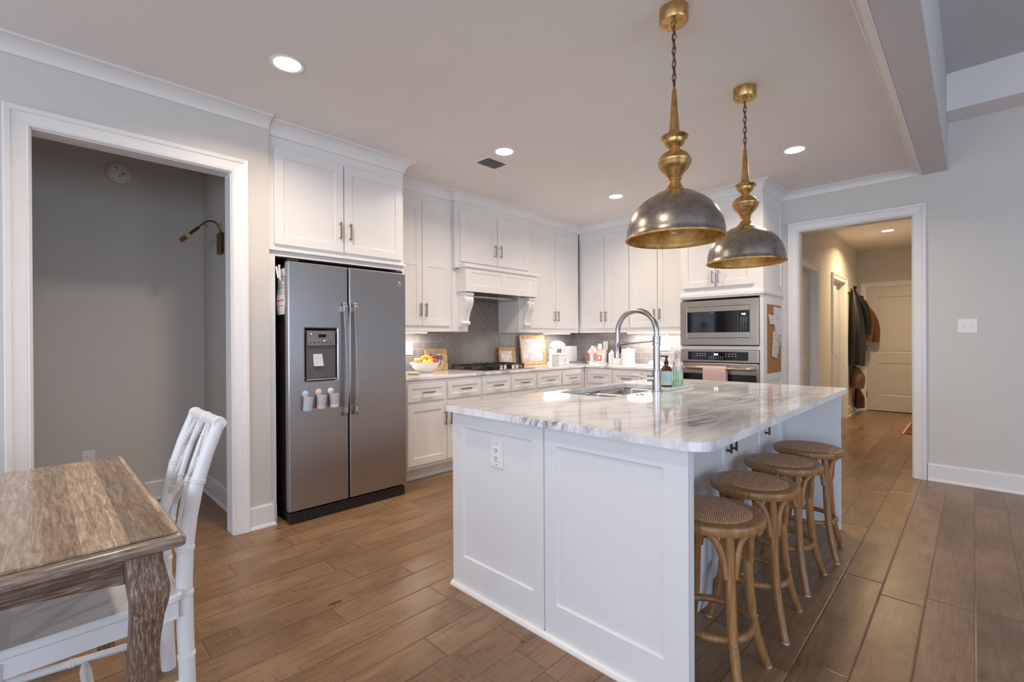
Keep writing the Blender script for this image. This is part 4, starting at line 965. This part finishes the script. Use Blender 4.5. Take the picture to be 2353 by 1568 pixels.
MB().tube([(-.02+.055*math.cos(a*.35), -.0065, .10+.06*math.sin(a*.35)) for a in range(13)], .0015, 6).build('drawn_line', M['grey_ink'], t)
MB().box(.065, -.0075, .03, .072, -.0062, .06).build('drawn_mark', M['grey_ink'], t)
o = MB().lathe([(0, 0), (.022, 0), (.022, .03), (.017, .034), (.016, .225), (.022, .230), (.022, .250), (0, .252)], 20).build('blue_capped_bottle', M['cupblue']); o.location = (-3.975, 5.02, .914); tag(o, 'slim bottle with blue cap behind the white board', 'bottle')
t = thing('baking_tray', 'thin grey metal tray stack lying in the worktop corner', 'tray', (-3.80, 5.21, .914), A90)
MB().box(-.14, -.10, 0, .17, .08, .005).build('tray_sheet', M['faucet'], t, .001); MB().box(-.14, -.10, .0052, .17, .08, .012).build('tray_sheet', M['iron'], t, .001); MB().box(-.14, -.10, .0122, .17, .08, .0215).build('tray_sheet', M['faucet'], t, .001)

# gingerbread house jar
t = thing('gingerbread_jar', 'ceramic gingerbread house jar with candy red door on the back worktop', 'cookie jar', (-3.545, 5.22, .914))
MB().lathe([(0, 0), (.13, 0), (.135, .008), (.12, .018), (0, .018)], 30, sx=1.05, sy=.75).build('snow_base', M['white_gloss'], t)
MB().prism_y([(-.10, .018), (.0, .018), (.0, .15), (-.02, .19), (-.05, .225), (-.08, .19), (-.11, .15)], -.06, .05).build('house_wall', M['candy_pink'], t, .006)
MB().prism_y([(-.125, .145), (-.052, .235), (.018, .145), (.008, .138), (-.052, .212), (-.115, .138)], -.068, .058).build('roof', M['white_gloss'], t, .005)
MB().box(.012, -.05, .018, .105, .05, .135).build('house_wall', M['cupwhite'], t, .008); MB().prism_x([(-.06, .132), (0, .195), (.06, .132)], .004, .112).build('roof', M['candy_pink'], t, .005)
MB().box(.028, -.056, .040, .092, -.0505, .112).build('window_frame', M['candy_red'], t, .002); MB().box(.046, -.0575, .055, .074, -.0562, .097).build('window_pane', M['white_gloss'], t)
MB().prism_y([(-.070, .02), (-.032, .02), (-.032, .10), (-.051, .118), (-.070, .10)], -.064, -.0602).build('door_panel', M['cupblue'], t, .001)
for x in (-.095, -.013): MB().box(x-.008, -.063, .04, x+.008, -.0602, .13).build('shutter', M['candy_red'], t, .001)
MB().box(.005, -.01, .18, .045, .03, .262).build('chimney', M['white_gloss'], t, .006)
for k, (x, m2) in enumerate(((-.11, 'candy_grn'), (.02, 'candy_grn'), (.10, 'candy_grn'), (-.04, 'white_gloss'))): MB().sphere((x, -.075, .022), .012, n=10, m=7).build('candy_ball', M[m2], t)
# canisters
def canister(label, x, y, r, h, peak):
    t = thing('canister', label, 'canister', (x, y, .914), 0, 'white ceramic canisters')
    MB().lathe([(0, 0), (r-.003, 0), (r, .003), (r, h), (r-.004, h+.002), (0, h+.002)], 32).build('canister_body', M['white_gloss'], t)
    if peak: MB().lathe([(0, h+.0022), (r+.002, h+.0022), (r+.002, h+.008), (r*.35, h+.040), (.010, h+.045), (.013, h+.055), (0, h+.062)], 32).build('lid', M['white_gloss'], t)
    else: MB().lathe([(0, h+.0022), (r+.003, h+.0022), (r+.003, h+.014), (r-.01, h+.022), (.014, h+.024), (.014, h+.036), (0, h+.038)], 32).build('lid', M['white_gloss'], t)
canister('smallest white canister with peaked lid, right of the gingerbread jar', -3.360, 5.26, .042, .12, True)
canister('middle-sized white canister behind the faucet spray head', -3.245, 5.23, .064, .135, False)
canister('largest white canister, right end of the canister row', -3.082, 5.20, .080, .175, False)
t = thing('butter_dish', 'white covered butter dish on the back worktop near the tower', 'butter dish', (-2.715, 5.20, .914))
MB().loft([[(x, y, z) for x, y in rrect(-a, -b2, a, b2, .02, 4)] for a, b2, z in ((.085, .045, 0), (.105, .058, .010))]).build('plate', M['white_gloss'], t, .002)
MB().loft([[(x, y, z) for x, y in rrect(-a, -b2, a, b2, .02, 4)] for a, b2, z in ((.085, .042, .0102), (.078, .036, .050), (.060, .026, .060))]).sphere((0, 0, .066), .010, n=10, m=6).build('cover', M['white_gloss'], t, .003)
t = thing('arrow_ornament', 'thin brass arrow ornament on the back tiles beside the tower', 'ornament', (-2.46, YB-.013, 1.281))
MB().tube([(-.20, 0, -.004), (.22, 0, .002)], .003, 8).build('shaft', M['brass'], t)
MB().prism_y([(-.16, 0), (-.125, .014), (-.133, 0), (-.125, -.014)], -.003, .003).build('arrow_head', M['chain'], t)
MB().prism_y([(-.225, -.008), (-.185, -.010), (-.19, -.001), (-.185, .010), (-.225, .008)], -.003, .003).build('fletching', M['brass'], t)

# ------------------------------------------------------------------ pendants
def pendant():
    t = thing('pendant_light', 'nearer antique gold and pewter dome pendant over the island', 'pendant lamp', (-.958, 2.02, H), 0, 'gold and pewter pendants over the island')
    Z = lambda z: z-H
    MB().lathe([(0, Z(2.71)), (.062, Z(2.712)), (.062, Z(2.655)), (.058, Z(2.649)), (0, Z(2.648))], 36).build('canopy', M['gold'], t)
    for sx in (-1, 1): MB().sphere((sx*.034, 0, Z(2.646)), .006, n=10, m=6).build('screw', M['gold'], t)
    MB().tube([(.012*math.cos(2*PI*k/14), 0, Z(2.640)+.012*math.sin(2*PI*k/14)) for k in range(14)], .003, 6, True).build('hook_ring', M['gold'], t)
    ch = MB(); n = 9; top, bot = 2.632, 2.360
    for k in range(n):
        zc = top-(top-bot)*(k+.5)/n; L = (top-bot)/n*.5+.006; pts = []
        for j in range(14):
            a = 2*PI*j/14; u = .0085*math.cos(a); w = L*math.sin(a)
            pts.append((u, 0, Z(zc)+w) if k % 2 else (0, u, Z(zc)+w))
        ch.tube(pts, .0024, 6, True)
    c_ = ch.build('chain', M['chain'], t)
    MB().tube([(.003*math.sin(i*1.7), .003*math.cos(i*1.3), Z(2.645-(2.645-2.35)*i/14)) for i in range(15)], .0018, 6).build('power_cord', M['black'], t)
    MB().lathe([(0, Z(2.368)), (.004, Z(2.366)), (.007, Z(2.352)), (.0095, Z(2.348)), (.0215, Z(2.170)), (.0235, Z(2.164)), (0, Z(2.164))], 28).build('spire', M['gold'], t)
    prof = [(0, 2.164), (.024, 2.164), (.030, 2.158), (.034, 2.148), (.056, 2.142), (.060, 2.137), (.056, 2.131), (.046, 2.124), (.044, 2.112), (.036, 2.100), (.026, 2.092), (.022, 2.084), (.024, 2.078), (.034, 2.072), (.054, 2.060), (.066, 2.044), (.071, 2.032), (.073, 2.030), (.073, 2.024), (.070, 2.020), (.068, 2.008), (.058, 1.992), (.046, 1.980), (.040, 1.974), (.036, 1.966), (.031, 1.960), (.027, 1.954), (.030, 1.950), (.030, 1.946), (.0255, 1.942), (.028, 1.926), (.036, 1.908), (.050, 1.896), (.068, 1.886), (.088, 1.880), (.090, 1.875), (0, 1.875)]
    MB().lathe([(r, Z(z)) for r, z in prof], 44).build('turned_stem', M['gold'], t)
    R = .211; dome = [(.090, 1.878)]
    for i in range(1, 15):
        a = PI/2*(.24+.76*i/14); dome.append((R*math.sin(a)**.84, 1.690+.197*math.cos(a)))
    dome += [(R+.004, 1.684), (R+.005, 1.680), (R+.001, 1.677)]
    sh_ = MB().lathe([(r, Z(z)) for r, z in dome], 64).build('shade', M['pewter'], t)
    inn = [(R, 1.6785)]+[(max(r-.004, 0), z-.004) for r, z in dome[-4::-1]]+[(0, 1.870)]
    MB().lathe([(r, Z(z)) for r, z in inn], 64).build('shade_lining', M['goldin'], sh_)
    MB().lathe([(R+.001, Z(1.686)), (R+.006, Z(1.683)), (R+.006, Z(1.679)), (R, Z(1.676)), (R-.002, Z(1.680))], 64).build('shade_rim', M['goldin'], sh_)
    MB().lathe([(0, Z(1.868)), (.018, Z(1.868)), (.018, Z(1.80)), (0, Z(1.80))], 18).build('socket', M['gold'], t)
    MB().lathe([(0, Z(1.705)), (.018, Z(1.708)), (.030, Z(1.725)), (.031, Z(1.745)), (.022, Z(1.770)), (.014, Z(1.800)), (0, Z(1.800))], 22).build('bulb', M['clear'], t)
    return t
p1 = pendant(); p2 = copy_tree(p1); p2.location = (-.964, 2.953, H); p2['label'] = 'farther antique gold and pewter dome pendant, towards the hall'

# ------------------------------------------------------------------ recessed lights, vent
def downlight(label, x, y, power, col=WARM, mat='can'):
    t = thing('downlight', label, 'ceiling light', (x, y, H), 0, 'recessed ceiling lights')
    MB().lathe([(.066, 0), (.086, 0), (.086, -.003), (.080, -.006), (.070, -.004), (.066, -.002)], 36).build('trim_ring', M['trim'], t)
    MB().lathe([(0, -.0025), (.068, -.0025), (.068, -.001), (0, -.001)], 36).build('light_lens', M[mat], t)
    l = area('downlight_glow', (0, 0, -.012), (0, 0, 0), .13, .13, power, col, math.radians(150), 'DISK'); l.parent = t
PW = 11.5
downlight('round recessed light nearest the fridge, the largest in view', -2.612, .954, PW)
downlight('round recessed light beside the ceiling vent', -2.628, 2.596, PW)
downlight('round recessed light nearest the kitchen corner, the smallest in the kitchen', -2.643, 4.229, PW*.8)
downlight('round recessed light to the right of the far pendant', -1.002, 4.192, PW)
M['can_hall'] = emission('hall_lens', (1.0, .80, .55), 7)
downlight('round recessed light in the hall ceiling', -.847, 8.26, 21, HALLW, 'can_hall')
for x, y in ((-.98, .45), (-2.6, -1.6)): area('added_fill_behind', (x, y, H-.02), (0, 0, 0), .13, .13, PW*.6, WARM, math.radians(165), 'DISK')  # added unseen fill lights at the ceiling, no fixtures modelled
t = thing('ceiling_vent', 'rectangular white air vent in the ceiling near the downlight', 'vent', (-2.875, 2.69, H), 0)
mb = MB()
for x0, y0_, x1, y1_ in ((-.10, -.135, .10, -.105), (-.10, .105, .10, .135), (-.10, -.105, -.075, .105), (.075, -.105, .10, .105)): mb.box(x0, y0_, -.006, x1, y1_, 0)
mb.build('frame', M['trim'], t, .002); MB().box(-.075, -.105, -.0012, .075, .105, -.0004).build('duct_opening', pm('duct_grey', (.16, .14, .13), .8), t)
mb = MB()
for k in range(7): mb.hexa([(-.068, -.105+.026*k+.020, -.012), (.068, -.105+.026*k+.020, -.012), (.068, -.105+.026*k+.0215, -.012), (-.068, -.105+.026*k+.0215, -.012)], [(-.068, -.105+.026*k+.032, -.001), (.068, -.105+.026*k+.032, -.001), (.068, -.105+.026*k+.0335, -.001), (-.068, -.105+.026*k+.0335, -.001)])
mb.build('louvres', M['trim'], t)

# ------------------------------------------------------------------ nook: smoke alarm, picture light, outlet
t = thing('smoke_alarm', 'round white smoke alarm high on the back wall of the nook', 'smoke alarm', (-4.57, .447, 2.497), A90)
mb = MB().lathe([(0, 0), (.072, 0), (.072, .012), (.062, .020), (.058, .018), (.056, .030), (.040, .036), (0, .037)], 36); mb.xf(Matrix.Rotation(PI/2, 4, 'X')); mb.build('housing', M['plate'], t)
for x, z, r in ((.024, -.008, .009), (-.012, .028, .006), (.004, -.030, .006)): MB().cyl((x, -.0385, z), (x, -.035, z), r, n=14).build('button', M['grey_ink'], t)
t = thing('picture_light', 'bronze gooseneck picture light on the side wall of the nook', 'wall lamp', (-4.01, .99, 1.962))
MB().box(-.045, -.028, -.078, .045, 0, .078).build('back_plate', M['bronze'], t, .003)
for s in (-.007, .007): MB().tube(bez((s, -.015, .075), (s, -.020, .19), (s, -.10, .175), (s, -.150, .100), 12), .0045, 8).build('arm', M['bronze'], t)
MB().sphere((0, -.110, .118), .012, n=14, m=9).build('pivot_ball', M['brass'], t)
MB().tube([(-.10, -.235, .012), (.10, -.235, .012)], .017, 14).build('lamp_head', M['bronze'], t); MB().tube([(0, -.150, .100), (0, -.228, .02)], .010, 8).build('head_bracket', M['bronze'], t)
t = thing('wall_outlet', 'white outlet plate low on the back wall of the nook', 'outlet', (-4.57, .268, .385), A90, 'white wall plates')
MB().box(-.036, -.006, -.06, .036, 0, .06).build('cover_plate', M['plate'], t, .003); MB().box(-.017, -.0085, -.034, .017, -.006, .034).build('receptacle', M['white_gloss'], t, .001)
mb = MB()
for z in (.018, -.018): mb.box(-.008, -.0092, z-.004, -.006, -.0084, z+.005).box(.006, -.0092, z-.003, .008, -.0084, z+.004)
mb.build('slots', M['black'], t)
# light switch on the right wall
t = thing('light_switch', 'white double light switch plate on the wall right of the hall opening', 'light switch', (-.040, YB, 1.326))
MB().box(-.060, -.006, -.059, .060, 0, .059).build('cover_plate', M['plate'], t, .003)
for x in (-.023, .023): MB().box(x-.006, -.008, -.013, x+.006, -.006, .013).build('switch_slot', M['white_gloss'], t); MB().box(x-.004, -.016, -.001, x+.004, -.008, .008).build('toggle', M['trim'], t, .001)

# ------------------------------------------------------------------ stools
def stool():
    t = thing('counter_stool', 'round rattan-seat wooden stool nearest the camera', 'stool', (-.70, 1.77, 0), 0, 'rattan stools along the island')
    SZ = .592
    MB().lathe([(0, SZ-.036), (.165, SZ-.036), (.176, SZ-.032), (.180, SZ-.024), (.180, SZ-.008), (.176, SZ-.001), (.168, SZ+.002), (.140, SZ+.002), (.136, SZ-.004), (0, SZ-.004)], 56).build('seat_ring', M['stoolwood'], t)
    MB().lathe([(0, SZ+.017)]+[(.140*math.sin(PI/2*i/8), SZ-.001+.018*math.cos(PI/2*i/8)) for i in range(1, 9)]+[(.139, SZ-.006), (0, SZ-.006)], 48).build('cane_seat', M['cane'], t)
    for k in range(4):
        a = PI/4+k*PI/2+.03; ca, sa = math.cos(a), math.sin(a)
        prof = [(.128, SZ-.036), (.132, .50), (.136, .40), (.142, .30), (.152, .20), (.170, .12), (.196, .04), (.210, .006)]
        lg = MB().tube([(r*ca, r*sa, z) for r, z in prof], [.0165, .017, .0175, .0175, .017, .0165, .0155, .0145], 14).build('leg', M['stoolwood'], t)
        MB().lathe([(0, 0), (.013, 0), (.0145, .003), (.0145, .007), (0, .007)], 16, (.211*ca, .211*sa, 0)).build('glide', M['rubber'], lg)
        MB().sphere(((.1525+.018)*ca, (.1525+.018)*sa, .192), .0055, n=10, m=6).build('bolt', M['screw'], lg)
        for s in (-1, 1):
            px, py = -sa*s, ca*s
            p0 = Vector((.137*ca+px*.015, .137*sa+py*.015, .405)); e = Vector((math.cos(a+s*PI/4*.72), math.sin(a+s*PI/4*.72), 0))*.142
            p3 = Vector((e.x, e.y, SZ-.040)); p1 = p0+Vector((px*.012, py*.012, .085)); p2 = p3-Vector((0, 0, .018))-Vector((px, py, 0))*.045
            MB().tube(bez(p0, p1, p2, p3, 10), [.012]*3+[.013]*8, 10).build('brace', M['stoolwood'], t)
    MB().tube([(.134*math.cos(2*PI*k/40), .134*math.sin(2*PI*k/40), .192) for k in range(40)], .0135, 12, True).build('foot_ring', M['stoolwood'], t)
    return t
s1 = stool()
for y, x, rz, lb in ((2.255, -.705, .05, 'round rattan-seat wooden stool, second from the camera'), (2.735, -.715, -.06, 'round rattan-seat wooden stool, third from the camera'), (3.195, -.700, .08, 'round rattan-seat wooden stool at the far hall end of the island')):
    s = copy_tree(s1); s.location = (x, y, 0); s.rotation_euler = (0, 0, rz); s['label'] = lb

# ------------------------------------------------------------------ dining table
t = thing('dining_table', 'limed oak dining table with cabriole legs at the left edge', 'dining table', (-1.97, -.67, 0))
tx0, tx1, ty0, ty1 = -.555, .562, -1.0, .935
def ring(i, z): return [(x, y, z) for x, y in ((tx0+i, ty0+i), (tx1-i, ty0+i), (tx1-i, ty1-i), (tx0+i, ty1-i))]
mb = MB(); mb.loft([rr for rr in ([(x, y, z) for x, y in rrect(tx0+i, ty0+i, tx1-i, ty1-i, .010, 4)] for i, z in ((.024, .716), (.010, .717), (.002, .722), (.0, .730), (.0, .738), (.003, .745), (.009, .750), (.0165, .7518)))], smooth=True)
mb.build('table_edge', M['edgewood'], t)
MB().box(tx0+.0155, ty0+.0155, .7519, tx1-.0155, ty1-.0155, .760).build('table_top', M['tabletop'], t, .003)
def apron(x0, y0_, x1, y1_, side):
    n = 16; mb = MB(); L = []
    for i in range(n+1):
        s = i/n; d = min(s, 1-s); zb = .638+.024*min(1, d*9)-.010*math.cos((s-.5)*PI*2)*.8
        x, y = x0+(x1-x0)*s, y0_+(y1_-y0_)*s; tx, ty = (.022, 0) if x0 == x1 else (0, .022)
        L.append([(x-tx/2, y-ty/2, zb), (x+tx/2, y+ty/2, zb), (x+tx/2, y+ty/2, .717), (x-tx/2, y-ty/2, .717)])
    mb.loft(L); return mb.build('apron', M['apronwood'], t, .003)
apron(.500, ty0+.10, .500, ty1-.115, 1); apron(-.49, ty0+.10, -.49, ty1-.115, 1); apron(-.43, ty1-.075, .44, ty1-.075, 1); apron(-.43, ty0+.075, .44, ty0+.075, 1)
for sx, sy in ((1, 1), (-1, 1), (1, -1), (-1, -1)):
    cx = .497 if sx > 0 else -.485; cy = ty1-.080 if sy > 0 else ty0+.080
    L = []
    for z, o_, h_ in ((.717, 0, .038), (.690, .0, .038), (.660, .004, .040), (.620, .010, .041), (.585, .010, .037), (.55, .006, .033), (.50, .002, .031), (.42, -.003, .029), (.30, -.008, .027), (.18, -.008, .025), (.08, -.002, .024), (.03, .006, .027), (.0, .008, .028)):
        X, Y = cx+sx*o_, cy+sy*o_
        L.append([(X+u, Y+v, z) for u, v in rrect(-h_, -h_, h_, h_, h_*.35, 3)])
    MB().loft(L[::-1], smooth=True).build('leg', M['tablewood'], t)

# ------------------------------------------------------------------ white bamboo style chair
t = thing('dining_chair', 'white faux bamboo chair tucked in at the table end', 'chair', (-2.0, 0, 0))
CW = pm('white_lacquer', (.80, .80, .81), .3, var=.01)
def bamboo(pts, r, nodes, rings=2):
    pts = [Vector(p) for p in pts]; mb = MB().tube(pts, r, 14); rr = r if isinstance(r, (int, float)) else None
    seg = [0]
    for a, b_ in zip(pts, pts[1:]): seg.append(seg[-1]+(b_-a).length)
    for s in nodes:
        d = s*seg[-1]
        for i in range(len(pts)-1):
            if seg[i] <= d <= seg[i+1]+1e-6:
                f = (d-seg[i])/(seg[i+1]-seg[i]); p = pts[i].lerp(pts[i+1], f); T = (pts[i+1]-pts[i]).normalized()
                r0 = rr or (r[i]*(1-f)+r[i+1]*f)
                for k in range(rings):
                    o_ = (k-(rings-1)/2)*.0085; mb.tube([p+T*(o_-.0035), p+T*(o_-.0015), p+T*(o_+.0015), p+T*(o_+.0035)], [r0*.98, r0+.0022, r0+.0022, r0*.98], 14)
                break
    return mb
def post(x):
    ys = [(.348, 0), (.343, .12), (.338, .30), (.336, .45), (.340, .56), (.352, .66), (.372, .76), (.402, .86), (.438, .955)]
    return bamboo([(x, y, z) for y, z in ys], [.0235]*5+[.0225, .0215, .0205, .0195], [.22, .43, .58, .80])
post(.170).build('back_post', CW, t); post(-.170).build('back_post', CW, t)
bamboo([(-.185, .438, .955), (.185, .438, .955)], .019, [.06, .5, .94], 1).build('top_rail', CW, t)
bamboo([(-.165, .340, .535), (.165, .340, .535)], .014, [.2, .8], 1).build('lower_rail', CW, t)
def yz(z): 
    P = [(.336, .45), (.340, .56), (.352, .66), (.372, .76), (.402, .86), (.438, .955)]
    for (a, b_), (c_, d2) in zip(P, P[1:]):
        if b_ <= z <= d2: return a+(c_-a)*(z-b_)/(d2-b_)
    return .438
def lat(x0, z0, x1, z1): 
    n = 6; return bamboo([(x0+(x1-x0)*i/n, yz(z0+(z1-z0)*i/n), z0+(z1-z0)*i/n) for i in range(n+1)], .0090, [.12, .5, .88], 1).build('lattice_bar', CW, t)
lat(-.055, .545, -.055, .945); lat(.055, .545, .055, .945)
lat(-.158, .66, -.012, .940); lat(-.150, .548, .150, .870); lat(.158, .62, .012, .548); lat(.158, .78, .085, .940); lat(-.158, .84, -.10, .940)
MB().loft([[(x, y, z) for x, y in rrect(-.225+i, -.115+i, .225-i, .325-i, .03, 5)] for i, z in ((.004, .414), (0, .420), (0, .434), (.005, .440))]).build('seat', CW, t)
mb = MB()
for x in (-.205, .185): mb.box(x, -.09, .355, x+.020, .315, .4138)
mb.box(-.185, -.095, .355, .185, -.075, .4138).box(-.185, .295, .355, .185, .315, .4138); mb.build('seat_apron', CW, t, .002)
for x in (-.195, .195): bamboo([(x, -.080, .4), (x, -.085, .2), (x, -.090, 0)], [.020, .020, .018], [.35, .7]).build('leg', CW, t)
bamboo([(-.172, .338, .127), (-.193, -.088, .150)], .0125, [.12, .6]).build('side_stretcher', CW, t); bamboo([(.172, .338, .127), (.193, -.088, .150)], .0125, [.12, .6]).build('side_stretcher', CW, t)
mb = MB().tube([(-.176, .113, .133), (-.150, .113, .1335), (-.120, .113, .134), (.120, .113, .134), (.150, .113, .134), (.176, .113, .134)], [.006, .011, .0155, .0155, .011, .006], 12).build('cross_stretcher', CW, t)

# ------------------------------------------------------------------ hall: rack, coats, bags, rug
t = thing('coat_rack', 'white wall rail with hooks on the left hall wall', 'coat rack', (-1.42, 9.35, 2.0))
MB().box(0, -.42, -.045, .018, .42, .045).build('rail', M['doorw'], t, .003)
for y in (-.35, -.05, .25): MB().tube(bez((.018, y, 0), (.06, y, -.03), (.07, y, -.01), (.07, y, .02), 6), .005, 8).build('hook', M['brass'], t)
def garment(name, label, cat, y, ztop, zbot, w0, w1, dep, mat, seed, arm=True):
    rnd = random.Random(seed); t = thing(name, label, cat, (-1.415, y, 0)); n = 26; L = []
    K = 12
    for k in range(K+1):
        s = k/K; z = ztop-(ztop-zbot)*s; w = w0+(w1-w0)*min(1, s*1.8)**.6; d = dep*(.35+.75*min(1, s*2.2)**.7)*(1-.25*max(0, s-.75)); lp = []
        for i in range(n):
            a = 2*PI*i/n; fold = 1+.10*math.sin(a*5+s*2+seed)*(.3+s)
            lp.append((.015+d*(.5+.5*math.cos(a)*fold) if math.cos(a) > -2 else 0, w*math.sin(a)*fold*.5, z+.012*math.sin(a*3+seed)*s))
        L.append(lp)
    MB().loft(L, smooth=True).build('body', mat, t)
    if arm:
        sl = MB().tube(bez((.05, w0*.25, ztop-.10), (.10+dep*.7, w1*.28, ztop-.28), (.06+dep, w1*.36, ztop-.50), (.04+dep, w1*.38, ztop-.74), 12), [.04, .05, .056, .058, .058, .057, .056, .055, .053, .051, .050, .048, .046], 14); sl.build('sleeve', mat, t)
        MB().tube([(.02+dep*.3, w0*.35*math.cos(a*.5), ztop+.004+.012*math.sin(a*.5)) for a in range(7)], .022, 10).build('collar', mat, t)
    return t
garment('tan_coat', 'tan brown jacket hanging behind the dark coat on the rack', 'coat', 9.66, 1.90, 1.20, .10, .40, .21, M['tan'], 2)
garment('dark_coat', 'dark green waxed coat hanging from the hall rack', 'coat', 9.14, 2.02, .80, .10, .44, .16, M['leather'], 5)
garment('shoulder_bag', 'brown shoulder bag hanging below the dark coat in the hall', 'bag', 9.20, .78, .44, .12, .40, .15, M['bag'], 1, False)
garment('small_pouch', 'dark red pouch hanging lowest below the coats', 'bag', 9.44, .42, .10, .06, .22, .12, M['bag2'], 3, False)
t = thing('door_mat', 'patterned dark red rug corner on the hall floor', 'rug', (-.43, 8.30, 0))
MB().box(-.215, -.50, 0, .215, .52, .008).build('pile', M['rug'], t, .002); MB().box(-.235, -.52, 0, -.2151, .54, .006).build('border', M['rugedge'], t)

# white bag slumped against the island behind the nearest stool
n = 24; L = []
for z, w, d in ((0, .09, .022), (.02, .115, .026), (.08, .125, .028), (.18, .12, .027), (.28, .10, .025), (.36, .06, .02), (.40, .035, .016), (.43, .05, .02)):
    L.append([(d*math.cos(2*PI*i/n)*(1+.07*math.sin(5*2*PI*i/n+z*9)), w*math.sin(2*PI*i/n)*(1+.06*math.sin(7*2*PI*i/n+z*14)), z) for i in range(n)])
o = MB().loft(L, smooth=True).build('plastic_bag', pm('white_plastic_film', (.74, .75, .77), .3, var=.06, scale=20, bmp=.5, bscale=30)); o.location = (-.904, 2.15, .001); tag(o, 'white bag slumped on the floor against the island behind the nearest stools', 'bag')
